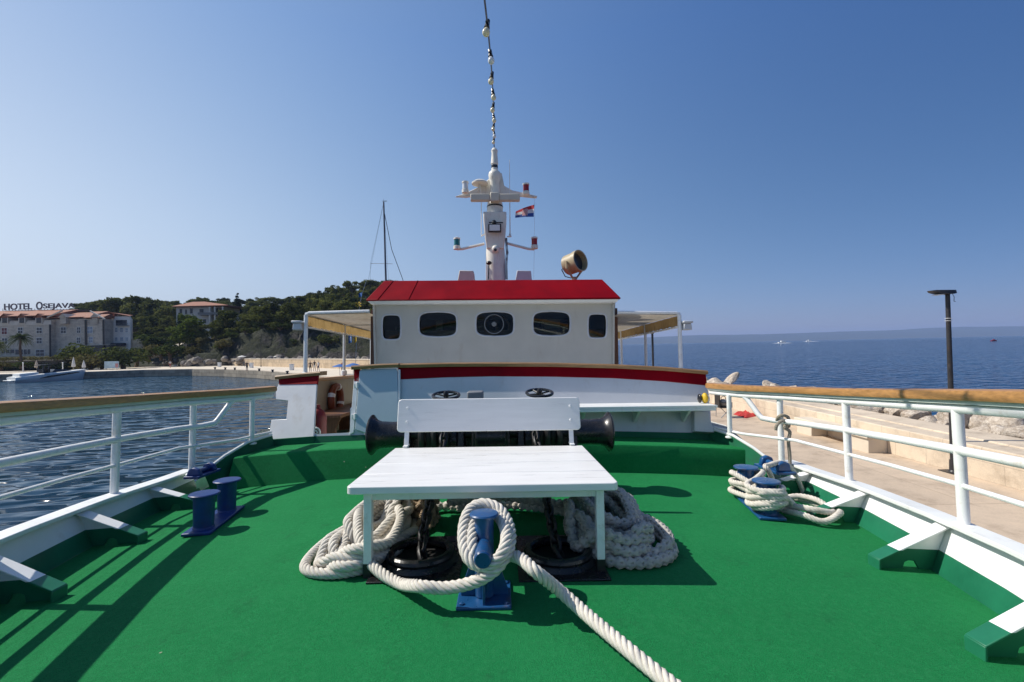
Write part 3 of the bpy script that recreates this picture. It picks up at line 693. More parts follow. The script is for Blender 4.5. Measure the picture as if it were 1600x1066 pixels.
tag(build('mooring_rope', rope_mb(P, .023, 'laid', 6), ROPE_W, loc=pr1, smooth=60), 'white rope wound round the twin bollard on the pier side, spare coil on the deck', 'rope')
pts = [pr2 + Vector((.05, .05, .2)), Bz(1205, 752, .06), Bz(1202, 738, .17), Bz(1198, 728, .22), Bz(1207, 722, .2) + Vector((.2, 0, -.1)), Bz(1210, 740, .1) + Vector((.5, .1, -.9)), Vector((3.9, 5.2, -3.0))]
P = catmull([tuple(p) for p in pts], k=14); tag(build('mooring_rope', rope_mb(P, .022, 'laid', 6), ROPE_W, loc=pts[0], smooth=60), 'white rope led from the wound bollard up through the blue fairlead', 'rope')
# short grey rope knotted on the railing
p3 = feet[1][2][0]; q = Vector((3.02, p3.y, 0))
kx, ky, kz = p3.x, p3.y, By(1222, 655, p3.y).z
pts = [By(1212, 672, ky - .06), By(1214, 664, ky - .07), By(1222, 658, ky - .08), By(1231, 661, ky - .03), By(1231, 667, ky + .05), By(1217, 664, ky + .06), By(1214, 655, ky), By(1221, 649, ky - .06), By(1231, 652, ky - .05), By(1232, 660, ky - .06), By(1226, 668, ky - .05), By(1234, 675, ky - .03), By(1232, 690, ky - .03), By(1234, 712, ky - .03), By(1235, 736, ky - .03), By(1240, 772, ky + .1), By(1242, 860, ky + .25)]
P = catmull([tuple(p) for p in pts], k=10); tag(build('rope_end', rope_mb(P, .016, 'laid', 6), mat('weathered_rope', (.32, .28, .22), .9, .3, 40, bump=.6, bscale=150), loc=pts[2], smooth=60), 'weathered grey rope knotted on the pier side railing and hanging down outside', 'rope')

# ------------------------------------------------------------------ bow bollard with cross pin
bb = thing('bow_bollard', 'single blue post with flanged cap and cross pin, white rope looped round it', 'bollard', (BX, BYY, 0))
zc = By(757, 803, BYY).z
m = MB(); m.lathe([(0.02, .047), (zc - .015, .047), (zc - .01, .07), (zc, .073), (zc + .006, .068), (zc + .01, .02)], (BX, BYY, 0), (0, 0, 1), 24); build('post', m, BLUEP, bb)
zp = By(757, 862, BYY - .1).z
m = MB(); m.lathe([(-.2, .034), (-.192, .04), (.2, .04), (.205, .034)], (BX, BYY, zp), (0, 1, 0), 20); build('cross_pin', m, BLUEP, bb)
m = MB(); m.b2((BX - .13, BYY - .115, 0), (BX + .13, BYY + .15, .016)); bpl = build('base_plate', m, BLUEP, bb, bevel=.005)
for sx in (-1, 1):
    for sy in (-1, 1): m = MB(); m.lathe([(0, .013), (.008, .013), (.012, .006)], (BX + sx * .105, BYY + .015 + sy * .1, .015), (0, 0, 1), 6); build('bolt', m, BLUEP, bpl)
for k in range(4):
    a = k * math.pi / 2; dx, dy = math.cos(a), math.sin(a); e = .115 if k % 2 == 0 else (.12 if k == 1 else .10)
    m = MB(); pv = [(.03, .016), (e, .016), (e, .045), (.06, .2), (.03, .22)]
    m.slab([Vector((BX + dx * r_ - dy * .006, BYY + dy * r_ + dx * .006, z)) for r_, z in pv], (dy * .012, -dx * .012, 0)); build('gusset', m, BLUEP, bb, bevel=.002)

# ------------------------------------------------------------------ chain pipes and chains
def chain(label, path, L=.11, r=.0125):
    P = resample(catmull([tuple(p) for p in path], k=12), L * .62); m = MB()
    for i in range(len(P) - 1):
        a, b = Vector(P[i]), Vector(P[i + 1]); t = (b - a).normalized(); u = t.orthogonal().normalized() if i % 2 == 0 else t.cross(t.orthogonal().normalized())
        c = (a + b) / 2; w_, h_ = L * .26, L * .5
        pts = []
        for j in range(14):
            q = 2 * math.pi * j / 14; x = math.cos(q) * w_; y = math.sin(q) * w_ + math.copysign(h_ - w_, math.sin(q)) if abs(math.sin(q)) > 1e-6 else 0
            pts.append(c + u * x + t * y)
        n_ = t.cross(u); rs = []
        for j in range(14):
            d_ = (pts[j] - c).normalized(); rs.append([pts[j] + d_ * r * math.cos(2 * math.pi * k / 6) + n_ * r * math.sin(2 * math.pi * k / 6) for k in range(6)])
        rs.append(rs[0]); m.rings(rs, True, False, False)
    return tag(build('anchor_chain', m, BLACKM, loc=path[-1], smooth=60), label, 'chain')
for px, py, lab, clab, ch in ((657, 868, 'round black chain pipe on the deck under the left half of the bench', 'rusty black anchor chain dropping into the left chain pipe', [(694, 672), (688, 720), (668, 800), (655, 850)]),
                              (872, 866, 'round black chain pipe on the deck under the right half of the bench', 'rusty black anchor chain dropping into the right chain pipe', [(836, 676), (845, 722), (858, 800), (868, 850)])):
    c = Bz(px, py, .03); t = thing('chain_pipe', lab, 'chain pipe', (c.x, c.y, 0))
    m = MB(); m.b2((c.x - .24, c.y - .27, -.004), (c.x + .25, c.y + .36, .007)); build('base_plate', m, BLACKP, t, bevel=.003)
    m = MB(); m.lathe([(.004, .222), (.012, .222), (.03, .2), (.042, .185)], (c.x, c.y, 0), (0, 0, 1), 32, capa=False, capb=False); m.torus((c.x, c.y, .048), (0, 0, 1), .175, .026, 36, 10); build('rim', m, BLACKP, t)
    m = MB(); m.lathe([(.012, .17), (.0125, .01)], (c.x, c.y, 0), (0, 0, 1), 24); build('mouth', m, mat('black_hole', (.004, .004, .004), .9) if 'black_hole' not in bpy.data.materials else bpy.data.materials['black_hole'], t)
    pth = [By(ch[0][0], ch[0][1], 4.05), By(ch[1][0], ch[1][1], 3.75), By(ch[2][0], ch[2][1], 3.05), Vector((c.x + .0, c.y + .05, .05)), Vector((c.x + .02, c.y - .02, .013))]
    chain(clab, pth)

# ------------------------------------------------------------------ windlass
WY = 4.27; wz = By(765, 677, WY).z
wl = thing('windlass', 'black anchor windlass with a flared drum at each end and two handwheels, behind the bench', 'windlass', (0, WY, 0))
for s in (-1, 1):
    x0 = 1.115 * s
    prof = [(0, .165), (.012, .183), (.022, .184), (.034, .168), (.06, .138), (.1, .122), (.2, .116), (.3, .118), (.36, .125)]
    m = MB(); m.lathe([(0, .03), (.002, .1)] + prof + [(.37, .05)], (x0, WY, wz), (-s, 0, 0), 36); build('warping_drum', m, BLACKP, wl)
    m = MB()
    for k in range(5):
        xx = (.62 - .055 * k) * s; m.torus((xx, WY, wz), (1, 0, 0), .155 if k % 2 == 0 else .12, .03, 24, 8)
    m.lathe([(-.15, .11), (.15, .11)], (.5 * s, WY, wz), (1, 0, 0), 20); build('chain_wheel', m, BLACKM, wl)
    m = MB(); m.slab([Vector((.27 * s - .03, WY - .2, .0)), Vector((.27 * s - .03, WY + .2, .0)), Vector((.27 * s - .03, WY + .12, wz + .1)), Vector((.27 * s - .03, WY - .12, wz + .1))], (.06, 0, 0)); build('side_frame', m, BLACKP, wl, bevel=.01)
    m = MB(); m.slab([Vector((.76 * s - .025, WY - .2, .0)), Vector((.76 * s - .025, WY + .2, .0)), Vector((.76 * s - .025, WY + .1, wz + .12)), Vector((.76 * s - .025, WY - .1, wz + .12))], (.05, 0, 0)); build('side_frame', m, BLACKP, wl, bevel=.01)
    pxw = 697 if s < 0 else 843; pyw = 618 if s < 0 else 614
    c = By(pxw, pyw, WY + .05)
    hwn = MB(); axx = Vector((0, -.22, 1)).normalized(); hwn.torus(c, axx, .122, .014, 32, 8)
    u = Vector((1, 0, 0)); v = axx.cross(u)
    for k in range(3 if s < 0 else 4):
        a = 2 * math.pi * k / (3 if s < 0 else 4) + .5; hwn.tube([c - axx * .012, c + (u * math.cos(a) + v * math.sin(a)) * .12], .009, 6)
    hwn.lathe([(-.03, .022), (.02, .026), (.045, .014)], c, axx, 14); hd = build('handwheel', hwn, BLACKP, wl)
    m = MB(); m.tube([c - axx * .02, Vector((c.x, WY + .03, wz + .08))], .016, 10); build('spindle', m, BLACKM, hd)
m = MB(); m.tube([(-1.0, WY, wz), (1.0, WY, wz)], .045, 16); build('shaft', m, BLACKM, wl)
m = MB(); m.box((0, WY, wz - .04), (.34, .34, .34)); m.lathe([(-.14, .2), (.14, .2)], (.0, WY, wz - .02), (1, 0, 0), 28); m.box((0, WY + .02, .16), (1.6, .4, .1)); m.box((0, WY + .12, .36), (1.5, .12, .42)); m.lathe([(-.62, .1), (-.6, .17), (-.3, .17), (-.28, .1)], (0, WY + .05, wz - .06), (1, 0, 0), 24); m.lathe([(.28, .1), (.3, .17), (.6, .17), (.62, .1)], (0, WY + .05, wz - .06), (1, 0, 0), 24); build('gearbox', m, BLACKP, wl, bevel=.015)
c = By(743, 617, WY + .15)
m = MB(); m.b2((c.x - .075, WY + .05, wz + .1), (c.x + .075, WY + .25, c.z + .035)); build('control_box', m, GREY, wl, bevel=.012)

# ------------------------------------------------------------------ bulkhead (breakwater) at the back of the foredeck
bh = thing('bulkhead', 'white steel bulkhead with red band and wood cap across the deck before the wheelhouse', 'bulkhead', (0, 5.45, .28))
n0 = Vector((0, -math.cos(R(18)), math.sin(R(18)))); p0 = Vector((0, 5.42, .28))
def bk(px, py, off=0): return Bp(px, py, p0 + n0 * off, n0)
def sheet(pts, th=.03, mb=None, mi=0): return (mb or MB()).slab(pts, -n0 * th, mi)
white_top = [(622, 592), (700, 588.5), (770, 587), (860, 587.5), (960, 590), (1040, 595), (1105, 601.5)]
m = sheet([bk(*p) for p in white_top] + [bk(1108, 620), bk(1108, 676)] + [bk(x, y) for x, y in ((960, 676), (760, 678), (622, 682))]); build('wall_plate', m, WHITE_BH_SHADE, bh)
red_top = [(622, 574), (700, 572.5), (770, 572), (860, 572.5), (960, 575), (1040, 579), (1103, 584.5)]
m = sheet([bk(x, y, .006) for x, y in red_top] + [bk(x, y + 1, .006) for x, y in white_top[::-1]], .03); build('red_band', m, RED, bh, bevel=.002)
def woodcap(pts, dep=.17, th=.05, up=0):
    m = MB(); rs = []
    for p in pts: rs.append([p + Vector((0, -.05, -th)), p + Vector((0, -.062, -.015)), p + Vector((0, -.05, 0)), p + Vector((0, dep, .004)), p + Vector((0, dep, -th))])
    return m.rings(rs)
build('wood_cap', woodcap([bk(x, y - 5.5) for x, y in red_top]), WOODX, bh)
m = sheet([bk(622, 681, .012), bk(770, 676, .012), bk(960, 674, .012), bk(1116, 677, .012), bk(1116, 700, .012), bk(622, 702, .012)], .03); build('foot_band', m, GREENP, bh)
m = MB(); m.tube([bk(624, 578, .03), bk(624, 684, .03)], .014, 8); build('corner_post', m, WHITE_PIPE, bh)
# shelf seat on the right half
sz = By(1000, 634, 5.2).z
m = MB(); a, b = By(905, 630, 5.18), By(1119, 634, 5.18)
m.slab([Vector((.3, 5.14, sz - .03)), Vector((b.x, 5.14, sz - .03)), Vector((b.x, 5.62, sz - .03)), Vector((.3, 5.62, sz - .03))], (0, 0, .03))
m.b2((.3, 5.14, sz - .062), (b.x - .02, 5.165, sz - .03)); sh = build('shelf_seat', m, WHITE, bh, bevel=.005)
for px in (915, 1001, 1080):
    x = By(px, 640, 5.2).x
    m = MB(); m.slab([Vector((x - .02, 5.17, sz - .031)), Vector((x - .02, 5.5, sz - .031)), Vector((x - .02, 5.45, sz - .22)), Vector((x - .02, 5.42, sz - .22))], (.03, 0, 0)); build('shelf_bracket', m, WHITE, sh, bevel=.003)
m = MB(); ex = By(1100, 640, 5.3)
m.slab([bk(1085, 642, .1), bk(1108, 644, .1), bk(1112, 662, .1), bk(1119, 676, .1), bk(1085, 674, .1)], -n0 * .1); build('end_plate', m, WHITE_BH_SHADE, bh, bevel=.006)

# left wing with the notch
wg = thing('bulwark_wing', 'white bulkhead wing with red band and stepped notch left of the open gangway', 'bulkhead', bk(455, 685))
poly = [(436, 599), (495, 598), (490, 684), (419, 690), (424, 656), (447.5, 655), (450, 626), (431, 624), (431, 609)]
n1 = Vector((-.08, -math.cos(R(29)), math.sin(R(29)))).normalized()
def wk(px, py, off=0): return Bp(px, py, bk(455, 685) + n1 * off, n1)
m = MB(); m.slab([wk(*p) for p in poly], -n1 * .03); build('wing_plate', m, WHITE_BH_SHADE, wg, bevel=.004)
m = MB(); m.slab([wk(435, 588, .006), wk(497, 583, .006), wk(495, 600, .006), wk(436, 601, .006)], -n1 * .04); build('red_band', m, RED, wg)
build('wood_cap', woodcap([wk(433, 587), wk(470, 583), wk(503, 580.5)]), WOODX, wg)
pf_ = wk(455, 684.5, .03); fk = lambda x, y: Bp(x, y, pf_, Vector((0, -1, 0)))
m = MB(); m.slab([fk(418, 687.5), fk(491, 682), fk(491, 704), fk(418, 718)], (0, .05, 0)); build('foot_band', m, GREENP, wg)
# sill below the gangway and the pale open door beside it
m = sheet([bk(488, 679), bk(545, 676), bk(552, 670), bk(557, 640), bk(563, 640), bk(600, 660), bk(625, 660), bk(625, 684), bk(488, 691)], .03); build('gangway_sill', m, WHITE_BH_SHADE, bh)
m = sheet([bk(488, 682, .012), bk(625, 678, .012), bk(625, 706, .012), bk(488, 714, .012)], .03); build('foot_band', m, GREENP, bh)
dr = thing('steel_door', 'pale grey blue steel door leaf folded back right of the open gangway', 'door', bk(588, 680))
m = sheet([bk(561.5, 580, .045), bk(565, 576.5, .045), bk(618, 576, .045), bk(621, 580, .045), bk(623.5, 676, .045), bk(600, 681, .045), bk(580, 680, .045), bk(554.5, 671, .045)], .028); build('leaf', m, mat('pale_blue_white_paint', (.42, .52, .56), .4, .04, 2, dirt=(.4, .36, .28), dirt_amt=.3), dr, bevel=.006)  # leaf colour darkened as well, to deepen the shade on the door
for py in (602, 651):
    m = MB(); c = bk(558.5 - (py - 602) * .07, py, .05); m.tube([c - Vector((.0, 0, .035)), c + Vector((0, 0, .035))], .016, 10); m.box(c + Vector((-.02, .02, 0)), (.06, .02, .05)); build('hinge', m, WHITE_PIPE, dr, bevel=.003)
m = sheet([bk(553, 592, .02), bk(560, 590, .02), bk(552.5, 676, .02), bk(546, 679, .02)], .03); build('door_post', m, WHITE, bh, bevel=.003)
m = sheet([bk(552.5, 577, .02), bk(562, 576, .02), bk(560, 596, .02), bk(553.5, 596, .02)], .05); build('red_band', m, RED, bh)
build('wood_cap', woodcap([bk(551, 571.5, .04), bk(590, 569, .04), bk(624, 568, .04)]), WOODX, bh)

# side passage seen through the gangway
ib = thing('side_bulwark', 'cream inner side of the bulwark seen through the gangway, lifebuoy hanging on it', 'bulwark', (-2.8, 8, 0))
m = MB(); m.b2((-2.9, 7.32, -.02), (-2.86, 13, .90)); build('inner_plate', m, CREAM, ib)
m = MB(); m.b2((-2.96, 7.32, .895), (-2.8, 13, .945)); build('wood_cap', m, WOOD, ib, bevel=.01)
lb = thing('lifebuoy', 'orange and white lifebuoy hanging on the cream inner bulwark in the gangway', 'lifebuoy', (-2.80, 7.95, .5))
m = MB(); m.torus((-2.80, 8.05, .55), (1, 0, 0), .23, .06, 32, 10); build('ring', m, ORANGE_SHADE, lb)
for k in range(4): m = MB(); m.torus((-2.80, 8.05, .55), (1, 0, 0), .23, .063, 4, 10, a0=k * math.pi / 2 + .3, a1=k * math.pi / 2 + .55); build('reflective_band', m, WHITE, lb)
lk = thing('side_bench', 'brown wooden bench with plank legs in the side passage behind the gangway', 'bench', (-2.5, 7.6, 0))
m = MB(); m.b2((-2.82, 6.85, .36), (-2.3, 9.2, .41)); build('seat', m, DWOOD, lk, bevel=.006)
for y in (6.95, 8.2): m = MB(); m.slab([Vector((-2.8, y, 0)), Vector((-2.35, y, 0)), Vector((-2.42, y, .18)), Vector((-2.33, y, .36)), Vector((-2.8, y, .36))], (0, .05, 0)); build('leg', m, DWOOD, lk)
m = MB(); m.b2((-2.34, 7.0, .02), (-2.31, 9.1, .10)); build('stretcher', m, mat('olive_paint', (.2, .2, .06), .6), lk)
fx = thing('fire_extinguisher', 'red fire extinguisher with round white mark standing in the gangway', 'fire extinguisher', (-2.33, 6.2, 0))
c = By(501, 655, 6.2)
m = MB(); m.lathe([(0, .1), (.02, .115), (.46, .115), (.54, .08), (.57, .04), (.62, .03)], (c.x - .04, 6.2, .0), (0, 0, 1), 24); build('cylinder', m, mat('extinguisher_shaded_red', (.16, .008, .008), .4), fx)  # red darkened too, putting the gangway's shade into the colour
m = MB(); m.torus((c.x - .02, 6.08, .27), (0, -1, 0), .06, .014, 20, 6); m.torus((c.x - .02, 6.08, .27), (0, -1, 0), .025, .012, 16, 6); build('round_mark', m, WHITE, fx)

# small things on the shelf end
cy = thing('yellow_bag', 'small yellow and black bag on the right end of the white shelf seat', 'bag', By(1098, 630, 5.35))
c = By(1099, 630, 5.38); c.z = sz
m = MB(); m.ball(c + Vector((.02, 0, .063)), .06, 12, 8, sc=(.6, .8, 1.05)); build('body', m, YELLOW, cy)
m = MB(); m.ball(c + Vector((-.035, .02, .058)), .055, 12, 8, sc=(.4, .8, 1.0)); build('flap', m, BLACKP, cy)
m = MB(); m.ball(c + Vector((.062, .02, .05)), .048, 12, 8, sc=(.45, .8, .95)); build('pocket', m, WHITE, cy)

# ------------------------------------------------------------------ wheelhouse
YW = 7.2
wh = thing('wheelhouse', 'white wheelhouse with rounded windows and sloping red roof edge behind the bulkhead', 'wheelhouse', (0, YW, 0))
def wf(px, py, off=0):       # on the front, raked forward at the top
    return Bp(px, py, Vector((0, 7.28 - off, 1.15)), Vector((0, -1, -.10)))
def barrel(x0, x1, y0, y1, bulge, n=7):
    cx, cy, w_, h_ = (x0 + x1) / 2, (y0 + y1) / 2, (x1 - x0) / 2, (y1 - y0) / 2; pts = []
    for i in range(40):
        t = 2 * math.pi * i / 40; c_, s_ = math.cos(t), math.sin(t); e = .34
        u = math.copysign(abs(c_) ** e, c_); v = math.copysign(abs(s_) ** e, s_)
        pts.append((cx + u * w_ * (1 - .06 * v * v + .02), cy + v * (h_ + bulge * (1 - u * u))))
    return pts
wins = [barrel(597, 626.5, 492.5, 530.5, 1), barrel(654.5, 714, 489.5, 524.5, 2.6), barrel(743.5, 803, 489, 523.5, 2.6), barrel(832.5, 891, 488.5, 523, 2.6), barrel(918.5, 948, 491, 528, 1)]
bm = bmesh.new(); edges = []
def addloop(pts):
    vs = [bm.verts.new(p) for p in pts]
    for i in range(len(vs)): edges.append(bm.edges.new((vs[i], vs[(i + 1) % len(vs)])))
addloop([wf(583, 471), wf(700, 471), wf(850, 470), wf(961, 470), wf(957, 560), wf(955, 610), wf(770, 612), wf(590, 612), wf(587, 560)])
for q in wins: addloop([wf(*p) for p in q])
bmesh.ops.triangle_fill(bm, use_beauty=True, use_dissolve=False, edges=edges)
me = bpy.data.meshes.new('front_wall'); mv = MB(); mv.v = [tuple(v.co) for v in bm.verts]
bm.verts.index_update(); mv.f = [[v.index for v in f.verts] for f in bm.faces]; mv.m = [0] * len(mv.f); bm.free()
fw = build('front_wall', mv, WHITE_WH_SHADE, wh, smooth=0)
sol = fw.modifiers.new('thickness', 'SOLIDIFY'); sol.thickness = .04; sol.offset = 0
for q in wins:
    m = MB(); P3 = [wf(*p, .012) for p in q]; cc = sum(P3, Vector()) / len(P3)
    m.tube(P3 + [P3[0], P3[1]], .016, 8, False); fo = build('window_frame', m, GREYL, wh)
    m = MB(); m.slab([cc + (p - cc) * 1.03 + Vector((0, .048, 0)) for p in P3], (0, .005, 0)); build('pane', m, GLASS, fo)
    m = MB()
    for i in range(0, 40, 2):
        d_ = (P3[i] - cc).normalized(); m.ball(P3[i] + d_ * .045 + Vector((0, .0, 0)), .006, 6, 4)
    build('rivets', m, WHITE, fo)
c = By(772, 506.5, 7.18); m = MB(); m.torus(c, (0, -1, -.1), .15, .007, 36, 8); m.torus(c, (0, -1, -.1), .025, .012, 16, 8); m.lathe([(0, .04), (.02, .03)], c, (0, -1, -.1), 14)
build('clear_view_screen', m, GREY, wh)
xl, xr = wf(585, 520).x, wf(959, 520).x
zt_ = By(770, 470, 7.15).z
for x, lab in ((xl, 1), (xr, -1)):
    m = MB(); m.slab([Vector((x, 7.24, 1.0)), Vector((x, 7.12, zt_)), Vector((x, 10.2, zt_)), Vector((x, 10.2, 0)), Vector((x, 7.3, 0))], (.03 * lab, 0, 0)); build('side_wall', m, WHITE_WH_SHADE, wh)
    m = MB(); m.slab([Vector((x - .035 * lab, 7.42, .2)), Vector((x - .035 * lab, 7.40, zt_)), Vector((x - .035 * lab, 8.2, zt_)), Vector((x - .035 * lab, 8.2, .2))], (-.04 * lab, 0, 0)) ; m.slab([Vector((x - .03 * lab, 7.44, .2)), Vector((x - .03 * lab, 7.44, zt_ - .1)), Vector((x - .12 * lab, 7.44, zt_ - .1)), Vector((x - .12 * lab, 7.44, .2))], (0, .05, 0)); build('side_door', m, DWOOD, wh)
m = MB(); m.b2((xl + .04, 9.6, 0), (xr - .04, 9.65, zt_)); build('rear_wall', m, DWOOD, wh)
m = MB(); a = By(770, 519, 7.6); m.slab([Vector((xl + .1, 7.5, a.z - .3)), Vector((xr - .1, 7.5, a.z - .3)), Vector((xr - .1, 7.5, a.z + .03)), Vector((xl + .1, 7.5, a.z + .03))], (0, .45, 0)); build('dashboard', m, WOODX, wh, bevel=.01)
m = MB(); m.torus((.02, 8.1, a.z + .12), (0, -1, .3), .22, .016, 28, 8); m.tube([(.02, 8.1, a.z + .12), (.02, 8.0, a.z - .2)], .03, 8); build('steering_wheel', m, WOOD, wh)
m = MB(); m.b2((xl + .04, 7.4, -.02), (xr - .04, 9.6, .3)); build('floor', m, DWOOD, wh)
m = MB(); m.box((.95, 7.75, a.z + .12), (.3, .2, .2)); m.box((-.95, 7.75, a.z + .1), (.12, .12, .22)); m.box((-1.6, 7.8, a.z + .05), (.2, .2, .14)); build('instruments', m, CREAM, wh, bevel=.01)
# roof: red sloping fascia, white soffit
bl_, br_ = By(572, 470, 6.98), By(970, 467.5, 6.98); tl_, tr_ = By(600, 438.5, 7.42), By(941, 437, 7.42)
zb, zt2 = (bl_.z + br_.z) / 2, (tl_.z + tr_.z) / 2
ring0 = [Vector((bl_.x, 6.98, zb)), Vector((br_.x, 6.98, zb)), Vector((br_.x, 10.6, zb)), Vector((bl_.x, 10.6, zb))]
ring1 = [Vector((tl_.x, 7.42, zt2)), Vector((tr_.x, 7.42, zt2)), Vector((tr_.x, 10.2, zt2)), Vector((tl_.x, 10.2, zt2))]
m = MB(); m.rings([ring0, [p + Vector((0, 0, .02)) for p in ring0], ring1], True, True, True); rf = build('roof', m, RED, wh, bevel=.012)
m = MB(); m.rings([[p + Vector((.06 if i in (0, 3) else -.06, .05 if i < 2 else -.05, -.045)) for i, p in enumerate(ring0)], [p + Vector((.02 if i in (0, 3) else -.02, .015 if i < 2 else -.015, -.001)) for i, p in enumerate(ring0)]]); build('soffit', m, WHITE, rf, bevel=.004)
m = MB()
for f in (.045, .165): m.tube([ring0[0].lerp(ring0[1], f) + Vector((0, -.004, .02)), ring1[0].lerp(ring1[1], f * .93) + Vector((0, -.004, .0))], .007, 6)
build('roof_seam', m, RED, rf)
for px in (728, 818):
    m = MB(); c = By(px, 429, 8.4); m.slab([c + Vector((-.16, 0, -.14)), c + Vector((.16, 0, -.14)), c + Vector((.14, 0, .07)), c + Vector((-.12, 0, .08))], (0, .3, 0)); tag(build('roof_locker', m, mat('beige_fabric', (.62, .58, .48), .8, .1) if px == 728 else GREYL, loc=c, bevel=.012), 'beige covered box on the red roof left of the mast' if px == 728 else 'grey box on the red roof right of the mast', 'box')

# searchlight -------------------------------------------------------
c = By(897, 411, 7.9)
slt = thing('searchlight', 'tan drum searchlight tilted on a forked bracket on the red roof', 'searchlight', (c.x, c.y, zt2))
ax = Vector((.62, -.72, .12)).normalized()
m = MB(); m.lathe([(-.165, .1), (-.16, .16), (-.145, .178), (.06, .18), (.065, .192), (.15, .192), (.15, .172), (.05, .165)], c, ax, 28, capb=False); build('drum', m, TAN, slt)
m = MB(); m.lathe([(.05, .165), (.055, .01)], c, ax, 24); build('lens', m, DARKGL, slt)
m = MB(); sd_ = ax.cross(Vector((0, 0, 1))).normalized()
for q in (-1, 1): m.tube([c + sd_ * .2 * q, c + sd_ * .2 * q + Vector((0, 0, -.12)), c + sd_ * .06 * q + Vector((0, 0, -.26))], .018, 8)
m.tube([c + Vector((0, 0, -.25)), Vector((c.x, c.y, zt2 - .02))], .045, 12); m.lathe([(0, .1), (.03, .1), (.05, .05)], (c.x, c.y, zt2 - .005), (0, 0, 1), 16); build('bracket', m, TAN, slt)
m = MB(); m.tube([c - ax * .15 + Vector((-.05, 0, 0)), c + Vector((-.22, 0, -.12)), c + Vector((-.16, 0, -.24)), c + Vector((-.05, 0, -.27))], .008, 6); build('cable', m, BLACKP, slt)

# mast ----------------------------------------------------------------
YM = 9.0
def mp(px, py, dy=0): return By(px, py, YM + dy)
MX = mp(774, 400).x; zr = zt2
def mz(py): return mp(774, py).z
ms = thing('radar_mast', 'white signal mast with radar bar, floodlight and coloured lamps on the red roof', 'mast', (MX, YM, zr))
k = YM / F
m = MB(); m.lathe([(zr - .02, 15.5 * k), (mz(395), 15 * k), (mz(385), 14 * k), (mz(378), 13 * k)], (MX, YM, 0), (0, 0, 1), 24)
m.rings([[Vector((MX + a * w_, YM + b * dd, z)) for a, b in ((-1, -1), (1, -1), (1, 1), (-1, 1))] for w_, dd, z in ((13 * k, 14 * k, mz(392)), (16 * k, 15 * k, mz(372)), (18 * k, 17 * k, mz(346)), (18 * k, 17 * k, mz(336)))]); build('pillar', m, MASTW, ms, bevel=.02)
m = MB(); m.lathe([(-.03, .0), (-.02, .085), (.02, .085)], mp(774, 389, -.2), (0, -1, 0), 20); m.ball(mp(774, 389, -.22), .07, 14, 8); build('horn', m, MASTW, ms)
m = MB(); m.lathe([(0, .025), (.02, .03)], mp(774, 391, -.3), (0, -1, 0), 12); build('vent_hole', m, BLACKP, ms)
m = MB(); c = mp(773, 357, -.3); m.box(c, (20 * k, .08, 12 * k)); flb = build('floodlight', m, BLACKP, ms, bevel=.008)
m = MB(); m.box(c + Vector((0, -.043, 0)), (16 * k, .008, 9 * k)); build('lens', m, mat('lamp_glass', (.75, .76, .72), .15, .05), flb)
m = MB(); m.ball(mp(772, 348, -.28), 4 * k, 12, 8); m.tube([mp(764, 348, -.26), mp(786, 348, -.26)], .012, 6); build('lamp_bracket', m, BLACKP, ms)
m = MB(); m.lathe([(mz(336), 12.5 * k), (mz(330), 12.8 * k), (mz(324), 12.5 * k)], (MX, YM, 0), (0, 0, 1), 20); m.lathe([(mz(323), 12.6 * k), (mz(318), 12 * k), (mz(313), 8 * k), (mz(310), 5 * k)], (MX, YM, 0), (0, 0, 1), 20); rd_ = build('radar_pedestal', m, MASTW, ms)
m = MB(); m.lathe([(mz(324.8), 12.9 * k), (mz(322.6), 12.9 * k)], (MX, YM, 0), (0, 0, 1), 20); build('black_ring', m, BLACKP, rd_)
m = MB(); m.b2(mp(735, 313, -.26), mp(766, 306, -.14)); m.b2(mp(780, 313, -.26), mp(812, 306, -.14)); m.b2(mp(766, 314, -.28), mp(780, 305, -.12)); build('radar_bar', m, mat('radar_cream', (.6, .55, .44), .4, .06), ms, bevel=.015)
m = MB()
wing = [(711, 307), (728, 301), (752, 290), (765, 278), (770, 270), (784, 270), (788, 290), (800, 297), (840, 306), (838, 309), (800, 305), (766, 303), (728, 308)]
m.slab([mp(x, y, .10) for x, y in wing], (0, .07, 0)); build('cross_arm', m, MASTW, ms, bevel=.015)
m = MB(); m.lathe([(mz(304), 8 * k), (mz(285), 7 * k), (mz(281), 9 * k), (mz(274), 10 * k), (mz(270), 9 * k), (mz(267), 5.5 * k), (mz(258), 5 * k), (mz(257), 6 * k), (mz(250), 5.5 * k), (mz(240), 4.5 * k), (mz(236), 5.5 * k), (mz(232), 3 * k)], (MX, YM, 0), (0, 0, 1), 18); build('topmast', m, MASTW, ms)
m = MB(); m.lathe([(mz(265.5), 5.3 * k), (mz(259), 5.3 * k)], (MX, YM, 0), (0, 0, 1), 18); build('masthead_lamp', m, BLACKP, ms)
for px, py, L, a0 in ((714, 379, GGLASS, (757, 381)), (835, 378, RGLASS, (791, 380)), (822, 294, RGLASS, None), (727, 291, BULBC, None)):
    c = mp(px, py); t_ = MB(); t_.lathe([(-11 * k, 5.5 * k), (-6 * k, 5.5 * k), (-5 * k, 4 * k)], c, (0, 0, 1), 16); cp_ = MB(); cp_.lathe([(4.6 * k, 5.3 * k), (7 * k, 5.3 * k), (8.5 * k, 2 * k)], c, (0, 0, 1), 16)
    lamp = build('navigation_lamp', t_, MASTW, ms); build('cap', cp_, MASTW, lamp)
    m = MB(); m.lathe([(-5 * k, 4.6 * k), (4.6 * k, 4.6 * k)], c, (0, 0, 1), 16); build('lens', m, L, lamp)
    if a0: m = MB(); m.tube([mp(*a0), mp(px + (9 if px < 774 else -9), 389), mp(px, 389.5)], 2.1 * k, 8); build('lamp_arm', m, MASTW, ms)
